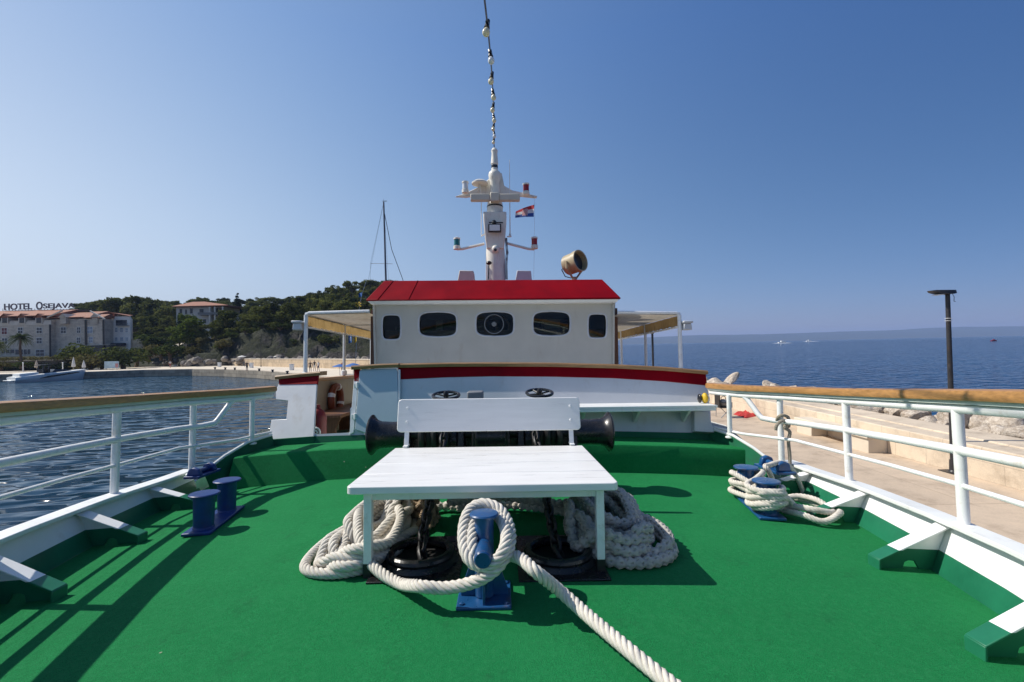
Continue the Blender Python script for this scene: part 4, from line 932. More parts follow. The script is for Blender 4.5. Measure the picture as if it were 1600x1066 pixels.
m = MB(); m.lathe([(0, 13 * k), (2 * k, 13.2 * k), (5 * k, 9 * k), (6 * k, 2 * k)], mp(750, 288), (0, 0, 1), 20); m.tube([mp(750, 288), mp(751, 306)], .015, 6); m.tube([mp(744, 300), mp(751, 290)], .008, 6); build('satellite_dome', m, MASTW, ms)
m = MB(); m.tube([mp(752, 370), mp(752, 312)], .008, 6); m.tube([mp(752, 369), mp(757, 366)], .015, 6); build('whip_aerial', m, WHITE, ms)
m = MB(); m.tube([mp(797, 370), mp(796, 250)], [.012, .005], 6); m.lathe([(0, .03), (.06, .02)], mp(797, 370), (0, 0, 1), 8); m.tube([mp(792, 370), mp(798, 370)], .012, 6); build('whip_aerial', m, WHITE, ms)
m = MB(); m.ball(mp(764, 411, -.25), 4.5 * k, 10, 6, sc=(1, 1, .7)); m.tube([mp(764, 411, -.25), mp(763, 437, -.25)], .012, 6); build('floodlight_stalk', m, BLACKP, ms)
m = MB()
for q in range(5): m.tube([mp(789 + q * .8, 372, -.05), mp(791 + (q * 37 % 5) * .8, 395, -.1), mp(788 + q * 1.1, 415, -.12), mp(789 + q, 437, -.1)], .006, 5)
build('cable', m, GREY, ms)
# flag and halyard
m = MB(); m.tube([mp(835.5, 311, .1), mp(835, 362, .1), mp(834, 436, .1)], .003, 4); tag(build('halyard', m, GREYL, loc=mp(835, 400, .1)), 'thin line from the mast arm down to the roof beside the flag', 'line')
fg = MB(); NU, NV = 24, 12; base = [(835, 320), (835, 339)]
for j in range(NV + 1):
    for i in range(NU + 1):
        u, v = i / NU, j / NV; x = 835 - 29 * u - 1.0 * math.sin(v * 2); y = 320 + 6.5 * u + 4 * u * u * (1 - v) + (19 - 7 * u * (1 - .3 * u)) * v
        p = mp(x, y, .1 + .06 * math.sin(u * 8 + v * 2) + .12 * u); fg.v.append(tuple(p))
for j in range(NV):
    for i in range(NU):
        a = j * (NU + 1) + i; fg.f.append([a, a + 1, a + NU + 2, a + NU + 1])
        if 8 <= i < 15 and 2 <= j < 10: mi = 0 if (i + j) % 2 == 0 else 1
        else: mi = 0 if j < 4 else (1 if j < 8 else 2)
        fg.m.append(mi)
tag(build('flag', fg, [mat('flag_red', (.45, .03, .04), .8), mat('flag_white', (.6, .6, .62), .8), mat('flag_blue', (.03, .08, .3), .8)], loc=mp(835, 320, .1), smooth=60), 'red white and blue striped flag with a chequered shield flying from the mast arm', 'flag')

# string of bulbs from the mast to the bow ------------------------------
sg = thing('string_light', 'string of cream and clear bulbs on a black cable running from the mast top', 'string light', mp(773, 232))
za = mp(773, 234).z; xa = mp(773, 234).x
def cab(y):
    py_ = 568 - 711 * ((2.62 - HC) / y + (za - 2.62) / 9.0); px_ = 772 - 15 * max(0, (232 - py_)) / 232 + (4 * math.sin(max(0, 232 - py_) / 232 * 3.1))
    return By(px_, py_, y)
cb = MB(); cb.tube([cab(y) for y in (1.6, 2.0, 2.4, 2.8, 3.2, 3.6, 4, 4.5, 5, 5.5, 6, 7, 8, 8.99)] + [Vector((MX, YM, mz(233)))], .0075, 8); build('cable', cb, BLACKP, sg)
for q in range(11):
    y = 2.82 + .605 * q
    if y > 8.7: break
    p = cab(y); t_ = (cab(y + .1) - cab(y - .1)).normalized()
    dn = (t_ * -1.0 + Vector((0, 0, -.55 if q % 3 else -.9))).normalized(); dn = (Vector((-.12 if q % 2 else .1, -.25, -1))).normalized()
    m = MB(); m.lathe([(-.055, .011), (-.05, .017), (.0, .019), (.03, .024), (.034, .02)], p + dn * .012, dn, 12)
    m.tube([p - t_ * .05, p + t_ * .05], .014, 8); hl = build('lamp_holder', m, BLACKP, sg)
    m = MB(); m.lathe([(.032, .015), (.045, .022), (.062, .029), (.08, .030), (.095, .024), (.104, .012), (.106, .001)], p + dn * .012, dn, 14); build('bulb', m, BULBC if q in (2, 8) else BULB, hl)

# side awnings --------------------------------------------------------
for s, lab, pxp in ((-1, 'tan canvas awning on white posts left of the wheelhouse, towards the hill', (477, 538)), (1, 'tan canvas awning on white posts right of the wheelhouse, towards the open sea', (1063, 1004))):
    xo = By(pxp[0], 520, 7.0).x; zo = By(pxp[0], 490, 7.0).z; xi = (xl - .02) if s < 0 else (xr + .02)
    aw = thing('awning', lab, 'awning', (xo, 8.5, 0))
    m = MB(); rs = []; NX = 12
    for y in np.arange(7.0, 12.61, .2):
        row = []
        for i in range(NX + 1):
            f = i / NX; x = xo + (xi - xo) * f; sag = -.025 * abs(math.sin((y - 7.0) / 1.4 * math.pi)) ** 2 * math.sin(f * math.pi) if True else 0
            row.append(Vector((x, y, zo - .02 - .10 * max(0, (.12 - f) / .12) ** 2 * 0 + .02 * f + sag)))
        rs.append(row)
    m.rings(rs, False, False, False); build('canvas', m, CANVAS, aw)
    m = MB(); rs = []
    for i, y in enumerate(np.arange(7.02, 12.61, .07)): rs.append([Vector((xo - s * .012 + .006 * math.sin(i * 1.3), y, zo - .03)), Vector((xo - s * .012 + .012 * math.sin(i * .9), y, zo - .19 - .008 * math.sin(i * 2.1)))])
    m.rings(rs, False, False, False); build('valance', m, VALANCE, aw)
    m = MB(); m.tube([(xo, 7.02, zo - .05), (xo - s * .01, 7.02, zo - .015), (xo - s * .05, 7.02, zo + .008), (xi, 7.02, zo + .03)], .025, 10); m.tube([(xo, 7.02, zo - .0), (xo, 12.6, zo - .0)], .022, 10); m.tube([(xo, 7.02, zo - .205), (xo, 12.6, zo - .205)], .016, 8)
    for y in (8.72, 10.5, 12.5): m.tube([(xo, y, zo - .03), (xi, y, zo - .02)], .018, 8)
    build('frame', m, WHITE_PIPE, aw)
    for y in (7.02, 8.72, 10.5, 12.5): m = MB(); m.tube([(xo, y, .6 if s < 0 else .4), (xo, y, zo - .02)], .031 if y < 8 else .027, 10); m.lathe([(0, .055), (.08, .05), (.09, .035)], (xo, y, .96), (0, 0, 1), 12); build('post', m, WHITE_PIPE, aw)
    fl = By(468 if s < 0 else 1071, 511, 7.05)
    ft = thing('floodlight', 'white floodlight bracketed to the left awning post' if s < 0 else 'white floodlight bracketed to the right awning post', 'floodlight', fl)
    m = MB(); m.slab([fl + Vector((-.07, -.1, -.05)), fl + Vector((.07, -.1, -.05)), fl + Vector((.055, -.1, .05)), fl + Vector((-.055, -.1, .05))], (0, .16, 0)); m.box(fl + Vector((0, 0, .07)), (.15, .26, .035)); build('housing', m, GREYL, ft, bevel=.012)
    m = MB(); m.tube([fl + Vector((0, 0, .06)), Vector((xo, 7.05, fl.z + .06))], .012, 6); build('arm', m, WHITE_PIPE, ft)
# upper deck body under the wheelhouse so nothing is hollow
m = MB(); m.b2((-1.8, 5.75, -.02), (2.75, 13, .62)); tag(build('main_deck_trunk', m, WHITE, bevel=.02), kind='structure')
# ================================================================== THE HARBOUR (world frame, z = 0 at the water)
QZ = 1.3
def wb(name, mb, mats, parent=None, loc=(0, 0, 0), **k): return build(name, mb, mats, parent, loc, WORLD, **k)
def wthing(name, label, cat, loc, group=None): return thing(name, label, cat, loc, WORLD, group)

# water: a fine sheet near, reaching to the horizon
m = MB(); m.add([(-7000, -4000, 0), (7000, -4000, 0), (7000, 8600, 0), (-7000, 8600, 0)], [(0, 1, 2, 3)])
tag(wb('water', m, WATER, smooth=0), kind='structure')
# far island
m = MB(); rs = []
for i in range(61):
    px = 760 + i * 24; base = Wz(px, 500, 0) if False else None
    X = (px - 800) / F * 6200
    rp = np.interp(px, [760, 900, 970, 1030, 1080, 1200, 1300, 1400, 1480, 1540, 1600, 1760, 2200], [4, 7, 9, 10, 11.5, 10.5, 12.0, 12.3, 15.5, 14.6, 14.2, 16, 6])
    hz = rp / F * 6200 * (1 + .05 * mnoise.noise((px * .03, 1, 0)) + .03 * mnoise.noise((px * .11, 4, 0))) + CAMH
    rs.append([Vector((X, 6200 - 900, -2)), Vector((X, 6200 - 500, hz * (.45 + .12 * mnoise.noise((px * .05, 9, 0))))), Vector((X, 6200, hz)), Vector((X, 6900, hz * .6)), Vector((X, 7600, -2))])
m.rings(rs, False, False, False)
tag(wb('far_island', m, mat('island_scrub', (.03, .042, .042), .9, .3, .004)), kind='structure')

# our pier on the right with its parapet wall
def prism(pts, z0, z1, mb=None, mi=0): return (mb or MB()).slab([Vector((x, y, z0)) for x, y in pts], (0, 0, z1 - z0), mi)
xw = [Wz(1600, 758, QZ), Wz(1366, 700, QZ), Wz(1262, 680, QZ)]
WX = 10.75
pier = prism([(3.9, -25), (WX + 3, -25), (WX + 3, 78), (3.9, 78)], -3, QZ)
tag(wb('pier', pier, PIERFLOOR, smooth=0), kind='structure')
pw = wthing('parapet_wall', 'long pale stone parapet wall along the right pier with a flat wide top', 'wall', (WX + .8, 20, QZ))
m = MB(); m.b2((WX, -25, QZ - .1), (WX + 1.5, 78, QZ + .755)); wb('wall_blocks', m, PIERWALL, pw, bevel=.03)
m = MB(); m.b2((WX + .62, -25, QZ + .7), (WX + 1.6, 78, QZ + .79)); wb('upper_step', m, PIERWALL, pw, bevel=.03)
# stone bench against the wall
c0, c1 = Wz(1262, 690, QZ), Wz(1354, 697, QZ)
by0, by1 = 13.2, 16.4
bt = wthing('stone_bench', 'pale stone bench of two blocks and a slab built against the pier wall', 'bench', (WX - .35, 14.8, QZ))
m = MB(); m.b2((WX - .62, by0 - .1, QZ + .42), (WX - .005, by1 + .1, QZ + .53)); wb('slab', m, QUAYTOP, bt, bevel=.015)
for y in (by0 + .35, by1 - .35): m = MB(); m.b2((WX - .55, y - .4, QZ - .02), (WX - .004, y + .4, QZ + .419)); wb('block', m, QUAYTOP, bt, bevel=.015)
# street lamp
lp = Wz(1490, 738, QZ)
st = wthing('street_lamp', 'tall dark street lamp with a flat slanted head beside the pier wall', 'street lamp', (lp.x, lp.y, QZ))
top = Wy(1487, 458, lp.y).z
m = MB(); m.tube([(lp.x, lp.y, QZ), (lp.x, lp.y, top)], [.06, .046], 16); wb('pole', m, STEEL, st)
m = MB(); m.b2((lp.x - .2, lp.y - .2, QZ), (lp.x + .2, lp.y + .2, QZ + .02)); m.lathe([(.02, .11), (.06, .08), (.3, .075)], (lp.x, lp.y, QZ), (0, 0, 1), 16); wb('foot', m, STEEL, st)
m = MB(); rs = []
for x, wd, z0, z1 in ((-.46, .05, .035, .045), (-.36, .12, .0, .055), (-.15, .15, -.045, .05), (.05, .14, -.05, .048), (.14, .1, -.03, .05)):
    rs.append([Vector((lp.x + x, lp.y - wd, top + z0 + .02)), Vector((lp.x + x, lp.y + wd, top + z0 + .02)), Vector((lp.x + x, lp.y + wd * .8, top + z1 + .02)), Vector((lp.x + x, lp.y - wd * .8, top + z1 + .02))])
m.rings(rs); hd = wb('lamp_head', m, STEEL, st, bevel=.008)
m = MB(); m.b2((lp.x - .3, lp.y - .1, top - .045), (lp.x - .17, lp.y + .1, top - .03)); wb('lens', m, GREYL, hd)
for z in (.62, .68): m = MB(); m.torus((lp.x, lp.y, top - z), (0, 0, 1), .062, .008, 16, 6); wb('cable_tie', m, GREYL, st)
m = MB(); m.tube([(lp.x + .1, lp.y, top + .02), (lp.x + .16, lp.y, top - .1), (lp.x + .15, lp.y, top - .2), (lp.x + .19, lp.y, top - .21)], .006, 5); wb('loose_cable', m, STEEL, st)
# dark pole further down the pier, seen under the right awning
c = Wy(1021, 590, 26.0)
l2 = wthing('street_lamp', 'dark street lamp seen far down the pier below the right awning', 'street lamp', (c.x, c.y, QZ))
m = MB(); m.tube([(c.x, c.y, QZ), (c.x, c.y, Wy(1021, 518, 26).z)], .06, 10); wb('pole', m, STEEL, l2)
m = MB(); zz = Wy(1021, 520, 26).z; m.slab([Vector((c.x - .7, c.y - .12, zz - .05)), Vector((c.x + .05, c.y - .12, zz - .06)), Vector((c.x + .05, c.y - .12, zz + .03)), Vector((c.x - .25, c.y - .12, zz + .05))], (0, .24, 0)); wb('lamp_head', m, STEEL, l2)

# boulders of the breakwater
def boulder_mesh(seed):
    bm = bmesh.new(); bmesh.ops.create_icosphere(bm, subdivisions=3, radius=1); rn = random.Random(seed)
    planes = [(Vector((rn.gauss(0, 1), rn.gauss(0, 1), rn.gauss(0, 1))).normalized(), rn.uniform(.5, .92)) for _ in range(14)]
    for v in bm.verts:
        n_ = v.co.normalized(); r_ = 1.05
        for pn, pd in planes:
            dd = n_.dot(pn)
            if dd > .05: r_ = min(r_, pd / dd)
        r_ += .05 * mnoise.noise(n_ * 2.6 + Vector((seed, 0, 0))) + .035 * mnoise.noise(n_ * 7 + Vector((0, seed, 0)))
        v.co = n_ * r_
    me = bpy.data.meshes.new('boulder'); bm.to_mesh(me); bm.free(); me.materials.append(BOULDER)
    me.polygons.foreach_set('use_smooth', [True] * len(me.polygons)); me.set_sharp_from_angle(angle=R(30)); return me
BMS = [boulder_mesh(k) for k in range(7)]
rn = random.Random(9); nb = 0; occ = []
for row, (xo, zo, s0, s1) in enumerate(((2.3, .72, .4, .75), (3.3, .58, .5, .85), (4.6, .1, .6, .95))):
    y = 7.0 + row * .3
    while y < 58:
        s = rn.uniform(s0, s1) * (1.0 if rn.random() > .25 else .6)
        if y > 30: s *= 1.0
        o = link_mesh('boulder', BMS[rn.randrange(7)])
        tag(o, 'pale limestone boulder of the breakwater heaped behind the pier wall', 'boulder', 'boulders of the breakwater')
        o.matrix_world = Matrix.Translation((WX + xo + rn.uniform(-.35, .35), y, QZ + zo + rn.uniform(-.25, .2) - (.5 if y > 24 else 0))) @ Matrix.Rotation(rn.uniform(0, 6.3), 4, 'Z') @ Matrix.Rotation(rn.uniform(-.5, .5), 4, 'X') @ Matrix.Diagonal((s * rn.uniform(.85, 1.25), s * rn.uniform(.8, 1.2), s * rn.uniform(.6, .8), 1))
        y += s * rn.uniform(1.15, 1.5); nb += 1
m = MB(); rs = []
for y in np.arange(-25, 79, 1.5): rs.append([Vector((WX + 1.7, y, QZ + .3)), Vector((WX + 3.2, y, QZ + .15 + .2 * mnoise.noise((y, 1, 0)))), Vector((WX + 4.8, y, QZ - .4 + .2 * mnoise.noise((y, 5, 0)))), Vector((WX + 7.2, y, -1.5))])
m.rings(rs, False, False, False); tag(wb('breakwater_bed', m, BOULDER), kind='structure')
# slanted white boulder standing up near the end of the wall
c = Wy(1137, 596, 30); o = link_mesh('boulder', BMS[2]); tag(o, 'tall pale slab of rock standing tilted on the breakwater beyond the railing end', 'boulder')
o.matrix_world = Matrix.Translation((c.x, 30, c.z - .1)) @ Matrix.Rotation(R(48), 4, 'Y') @ Matrix.Diagonal((.3, .4, .95, 1))
# folding chair with bag, red cloth
c = Wz(1131, 652, QZ); ch = wthing('folding_chair', 'dark folding chair with bags on it standing on the pier by the parapet', 'chair', c)
sc_ = .78
m = MB(); m.box(c + Vector((0, 0, .45)), (.52, .48, .05)); wb('seat', m, BLACKM, ch, bevel=.01)
m = MB(); m.box(c + Vector((-.24, .05, .75)), (.05, .46, .55)); wb('backrest', m, BLACKM, ch, bevel=.01)
for sx in (-.23, .23):
    for sy in (-.2, .2): m = MB(); m.tube([c + Vector((sx, sy, .45)), c + Vector((-sx * .9 if sy < 0 else sx * 1.1, sy, 0))], .016, 6); wb('leg', m, CHROME, ch)
for sy in (-.25, .25): m = MB(); m.tube([c + Vector((-.24, sy, .66)), c + Vector((.25, sy, .66)), c + Vector((.25, sy, .45))], .018, 6); wb('armrest', m, BLACKM, ch)
bag = wthing('bag', 'grey bag lying in the dark folding chair on the pier', 'bag', c + Vector((0, 0, .5)))
m = MB(); m.ball(c + Vector((.02, .02, .62)), .22, 12, 8, sc=(1, .9, .8)); wb('bag_body', m, mat('grey_bag', (.3, .28, .25), .9, .3, 8, bump=.5, bscale=12, bdist=.03), bag)
m = MB(); m.torus(c + Vector((.0, 0, .82)), (0, 1, 0), .1, .015, 16, 6); wb('bag_handle', m, BLACKM, bag)
c = Wz(1160, 649, QZ); m = MB(); N_ = 14; pts = [Wz(1145, 647.5, QZ), Wz(1165, 644, QZ), Wz(1182, 650.5, QZ), Wz(1166, 654, QZ)]
for j in range(N_ + 1):
    for i in range(N_ + 1):
        u, v = i / N_, j / N_; p = pts[0].lerp(pts[1], u).lerp(pts[3].lerp(pts[2], u), v); ed = min(u, 1 - u, v, 1 - v)
        m.v.append((p.x, p.y, QZ + .008 + min(.12, ed * .9) * (.75 + .7 * mnoise.noise((u * 5, v * 5, 2)))))
for j in range(N_):
    for i in range(N_): a = j * (N_ + 1) + i; m.f.append([a, a + 1, a + N_ + 2, a + N_ + 1]); m.m.append(0)
tag(wb('cloth', m, REDCLOTH, loc=c, smooth=60), 'crumpled red cloth lying on the pier floor by the wall', 'cloth')

# ------------------------------------------------------------------ basin quay on the left
edge_px = [(-420, 612), (-150, 603), (0, 596.5), (75, 594), (150, 591.5), (225, 588.5), (300, 587.5), (350, 588.5), (400, 591), (433, 594.5), (480, 601), (540, 612), (600, 630)]
ed = [Wz(x, y, 0) for x, y in edge_px]
E = [(p.x, p.y) for p in ed] + [(3.9, 52), (3.9, 78), (5, 140), (-30, 160), (-330, 160), (-330, 70)]
tag(wb('quay', prism(E, -3, QZ), [QUAYWALL], smooth=0), kind='structure')
m = MB(); top_pts = []
m.slab([Vector((x * .999, y + .15, QZ)) for x, y in E], (0, 0, .14)); tag(wb('quay_paving', m, QUAYTOP, smooth=0), kind='structure')
QT = QZ + .14
# long beige wall at the back of the quay
wl_px = [(345, 571), (390, 572), (440, 573.5), (500, 575), (560, 577.5), (640, 581)]
W_ = [Wz(x, y, QT) for x, y in wl_px]
bw = wthing('harbour_wall', 'long low beige stone wall along the quay below the rocky hillside', 'wall', W_[2])
m = MB(); 
for i in range(len(W_) - 1):
    a, b = W_[i], W_[i + 1]; m.slab([a, b, b + Vector((0, 1.0, 0)), a + Vector((0, 1.0, 0))], (0, 0, 1.55))
wb('wall_blocks', m, BEIGEWALL, bw, smooth=0)
m = MB(); m.rings([[p + Vector((0, -.08, 1.551)), p + Vector((0, 1.08, 1.551)), p + Vector((0, 1.08, 1.70)), p + Vector((0, -.08, 1.70))] for p in W_]); wb('coping', m, QUAYTOP, bw)

# service pedestals, mooring posts, poles and people on the quay
pd = None
for px, py in ((274, 572.5), (343, 573.5), (393, 575), (456, 578.5)):
    c = Wz(px, py, QT)
    if pd is None:
        pd = wthing('service_pedestal', 'white service pedestal standing on the far quay edge', 'pedestal', c, 'service pedestals on the quay')
        m = MB(); m.box(c + Vector((0, 0, .48)), (.62, .5, .96)); wb('cabinet', m, WHITE, pd, bevel=.05)
        m = MB(); m.box(c + Vector((0, 0, 1.0)), (.7, .58, .1)); wb('cap', m, GREYL, pd, bevel=.03)
    else: place(copy_tree(pd), c)
mb0 = None
for px, py in ((336, 577.3), (352, 577.8), (367, 578.2), (405, 580), (426, 582), (449, 584.5)):
    c = Wz(px, py, QT)
    m_ = None
    if mb0 is None:
        m = MB(); m.lathe([(0, .2), (.1, .15), (.28, .13), (.33, .24), (.42, .22), (.45, .08)], c, (0, 0, 1), 14); mb0 = wb('quay_bollard', m, BLACKP, loc=c)
        tag(mb0, 'small black iron mooring bollard on the far quay edge', 'bollard', 'mooring bollards along the quay edge')
    else: place(copy_tree(mb0), c)
lpp = None
for px, py, h in ((357, 571.5, 5.2), (408, 573, 5.2), (326, 571.5, 3.6)):
    c = Wz(px, py, QT)
    if lpp is None:
        lpp = wthing('lamp_pole', 'slim dark pole standing at the foot of the beige harbour wall', 'pole', c, 'slim poles by the harbour wall')
        m = MB(); m.tube([c, c + Vector((0, 0, h))], .06, 8); wb('pole', m, STEEL, lpp)
        m = MB(); m.lathe([(0, .16), (.2, .12)], c, (0, 0, 1), 10); wb('foot', m, STEEL, lpp)
    else: place(copy_tree(lpp), c, 0, (1, 1, h / 5.2))
SKIN = mat('skin', (.45, .26, .18), .6); HAIR = mat('hair', (.04, .028, .02), .8)
def person(px, py, label, shirt, short, Hh=1.7, rz=0, stride=.12, arms=.1):
    c = Wz(px, py, QT); s = Hh / 1.75
    J = {'pel': (0, 0, .93, .13, .10), 'wst': (0, 0, 1.08, .12, .085), 'chs': (0, 0, 1.32, .155, .1), 'nck': (0, 0, 1.48, .055, .055), 'hd0': (0, -.01, 1.58, .075, .085), 'hd1': (0, -.01, 1.70, .07, .085)}
    for q, n_ in ((-1, 'l'), (1, 'r')):
        J[n_ + 'hip'] = (q * .09, 0, .88, .085, .085); J[n_ + 'kne'] = (q * .1, q * stride * .5 - .03, .49, .06, .06); J[n_ + 'ank'] = (q * .1, q * stride, .08, .04, .045); J[n_ + 'toe'] = (q * .11, q * stride - .16, .035, .035, .03)
        J[n_ + 'shl'] = (q * .19, 0, 1.4, .06, .06); J[n_ + 'elb'] = (q * (.23 + arms), -q * stride * .4 + .02, 1.13, .042, .042); J[n_ + 'wri'] = (q * (.22 + arms), -q * stride * .7 - .08, .9, .03, .03); J[n_ + 'hnd'] = (q * (.21 + arms), -q * stride * .7 - .12, .8, .035, .025)
    Ed = [('pel', 'wst'), ('wst', 'chs'), ('chs', 'nck'), ('nck', 'hd0'), ('hd0', 'hd1')]
    for n_ in 'lr': Ed += [('pel', n_ + 'hip'), (n_ + 'hip', n_ + 'kne'), (n_ + 'kne', n_ + 'ank'), (n_ + 'ank', n_ + 'toe'), ('chs', n_ + 'shl'), (n_ + 'shl', n_ + 'elb'), (n_ + 'elb', n_ + 'wri'), (n_ + 'wri', n_ + 'hnd')]
    names = list(J); me = bpy.data.meshes.new('person'); me.from_pydata([tuple(v * s for v in J[n_][:3]) for n_ in names], [(names.index(a), names.index(b)) for a, b in Ed], [])
    tmp = bpy.data.objects.new('person_tmp', me); COL.objects.link(tmp); sk = tmp.modifiers.new('s', 'SKIN')
    for i, n_ in enumerate(names): me.skin_vertices[0].data[i].radius = (J[n_][3] * s, J[n_][4] * s); me.skin_vertices[0].data[i].use_root = n_ == 'pel'
    sb = tmp.modifiers.new('d', 'SUBSURF'); sb.levels = 1; sb.render_levels = 1
    dg = bpy.context.evaluated_depsgraph_get(); me2 = bpy.data.meshes.new_from_object(tmp.evaluated_get(dg)); bpy.data.objects.remove(tmp)
    me2.materials.clear()
    for mm in (SKIN, shirt, short, HAIR): me2.materials.append(mm)
    for p in me2.polygons:
        z = p.center.z / s; x = abs(p.center.x) / s; p.use_smooth = True
        p.material_index = 3 if (z > 1.66 or (z > 1.58 and p.center.y > .02)) else (0 if z > 1.47 or z < .55 or (x > .24) else (1 if z > .98 else 2))
    o = link_mesh('person', me2); o.matrix_world = Matrix.Translation(c) @ Matrix.Rotation(rz, 4, 'Z'); tag(o, label, 'person')
cl = lambda n_, c: mat(n_, c, .85, .1, 5)
CB_, CW_, CR_, CN_, CBK = cl('dark_clothes', (.03, .03, .035)), cl('white_clothes', (.65, .64, .6)), cl('red_clothes', (.3, .05, .05)), cl('navy_clothes', (.04, .06, .12)), cl('brown_clothes', (.14, .09, .06))
person(386, 581, 'person in dark clothes walking alone along the quay edge', CB_, CB_, 1.75, .6, .2)
person(485, 581.5, 'person in brown top standing leftmost of three beside the left awning post', CBK, CB_, 1.7, .3)
person(491.5, 580.5, 'person in black top and pale shorts standing between two others by the awning post', CB_, CW_, 1.75, 3.0)
person(497.5, 581, 'person in pale top and navy shorts rightmost of three by the awning post', CW_, CN_, 1.65, -.4)
person(535.5, 584, 'person in red top standing beside the blue sunshade on the quay', CR_, CB_, 1.7, .2)
person(266, 575, 'person in red shorts walking beyond the leftmost white pedestal', CW_, CR_, 1.7, 1.0)
# bin, tents, umbrellas
c = Wz(316, 571.5, QT); m = MB(); m.lathe([(0, .5), (1.1, .62), (1.12, .66), (1.3, .6), (1.45, .2)], c, (0, 0, 1), 14); tag(wb('waste_bin', m, mat('dark_green_plastic', (.02, .05, .03), .5), loc=c), 'dark waste container at the left end of the beige harbour wall', 'bin')
def parasol(px, py, label, mt, rad, hgt, open_=True, Y=None):
    c = Wz(px, py, QT) if Y is None else Wy(px, py, Y); t = wthing('parasol', label, 'parasol', c)
    m = MB(); m.tube([c, c + Vector((0, 0, hgt))], .03, 6); wb('pole', m, CHROME, t)
    m = MB()
    if open_: m.lathe([(hgt - rad * .35, rad), (hgt - rad * .2, rad * .72), (hgt - .04, rad * .2), (hgt, .02)], c, (0, 0, 1), 8, capa=False)
    else: m.lathe([(hgt * .18, .28), (hgt * .25, .34), (hgt * .6, .22), (hgt, .03)], c, (0, 0, 1), 8)
    wb('canopy', m, mt, t); return t
CVW = mat('white_canvas', (.68, .66, .62), .85, .06, 3)
parasol(552, 587, 'blue sunshade standing on the quay near the passage left of the wheelhouse', BLUE_TARP, 1.2, 1.55)
parasol(531, 586, 'second blue sunshade beside a person behind the inner awning post', BLUE_TARP, 1.0, 1.4)

# ------------------------------------------------------------------ hill
def sst(a, b, x): t = max(0, min(1, (x - a) / (b - a))); return t * t * (3 - 2 * t)
def foot(X): return 150 + (113 - 150) * sst(-100, -80, X)
def hill(X, Y):
    fx = sst(-4, -30, X) if False else 1 - sst(-34, -6, X)
    d = Y - foot(X)
    left = 1 - sst(-112, -92, X)
    z = left * 3.2 * sst(-40, -30, d) + (4.6 + 3.2 * sst(-84, -66, X)) * sst(-1, 7, d) + (19.5 - .5 * left) * sst(4, 105, d)
    if d > -2: z += 1.3 * mnoise.fractal((X * .07, Y * .07, 1), 1, 2, 4) * sst(0, 10, d)
    if -1 < d < 40: z += 1.9 * mnoise.ridged_multi_fractal((X * .33, Y * .33, 3), .9, 2.2, 5, 1.0, 2.0) - 1.2 * (1 - sst(14, 40, d)) * sst(0, 4, d)
    return QT - .6 + fx * (z + .3)
m = MB(); rs = []
ysh = list(np.arange(108, 140, 1.0)) + list(np.arange(140, 330, 4.0))
for X in np.arange(-330, 12, 1.3): rs.append([Vector((X, Y, hill(X, Y))) for Y in ysh])
m.rings(rs, False, False, False)
def hill_mat():
    mm, t, p = nmat('hillside'); tc = t.nodes.new('ShaderNodeTexCoord').outputs['Object']; ge = t.nodes.new('ShaderNodeNewGeometry')
    g = t.nodes.new('ShaderNodeSeparateXYZ'); t.links.new(ge.outputs['Normal'], g.inputs[0])
    n = noise_node(t, tc, .22, 9, .72); v = noise_node(t, tc, 1.1, 8, .75); w_ = noise_node(t, tc, .09, 5, .6)
    rock = ramp(t, n.outputs['Fac'], [(.3, (.045, .04, .036)), (.5, (.11, .097, .085)), (.68, (.25, .22, .19))]).outputs[0]
    rock = mixc(t, 1.0, rock, ramp(t, v.outputs['Fac'], [(.38, (.25,) * 3), (.58, (1.05,) * 3)]).outputs[0], 'MULTIPLY')
    grn = ramp(t, v.outputs['Fac'], [(.35, (.014, .02, .007)), (.65, (.05, .055, .022))]).outputs[0]
    ad = t.nodes.new('ShaderNodeMath'); ad.operation = 'MULTIPLY_ADD'; ad.inputs[1].default_value = .7; t.links.new(w_.outputs['Fac'], ad.inputs[0]); t.links.new(g.outputs[2], ad.inputs[2])
    f = ramp(t, ad.outputs[0], [(.84, (0, 0, 0)), (1.08, (1, 1, 1))]).outputs[0]
    t.links.new(mixc(t, f, rock, grn), p.inputs['Base Color']); p.inputs['Roughness'].default_value = .95
    bp = t.nodes.new('ShaderNodeBump'); bp.inputs['Strength'].default_value = 1; bp.inputs['Distance'].default_value = 1.3; t.links.new(v.outputs['Fac'], bp.inputs['Height']); t.links.new(bp.outputs[0], p.inputs['Normal'])
    return mm
HILLM = hill_mat()
tag(wb('hill', m, HILLM, smooth=50), kind='structure')

def crown(mb, seed, clumps, leaf, per, squash=.75):
    rn = random.Random(seed)
    for cx, cy, cz, r_ in clumps:
        for _ in range(int(per * r_ * r_)):
            d_ = Vector((rn.gauss(0, 1), rn.gauss(0, 1), rn.gauss(0, 1) + .25)).normalized(); rr = r_ * (rn.random() ** .35) * rn.uniform(.85, 1.12)
            c = Vector((cx + d_.x * rr, cy + d_.y * rr, cz + d_.z * rr * squash)); s = leaf * rn.uniform(.6, 1.35)
            n_ = (d_ + Vector((rn.uniform(-1, 1), rn.uniform(-1, 1), rn.uniform(-.6, 1))) * .9).normalized(); u = n_.orthogonal().normalized(); v = n_.cross(u); a = rn.uniform(0, 6.28); u, v = u * math.cos(a) + v * math.sin(a), v * math.cos(a) - u * math.sin(a)
            mb.add([c - u * s, c + v * s * .55, c + u * s, c - v * s * .55], [(0, 1, 2, 3)])
    return mb
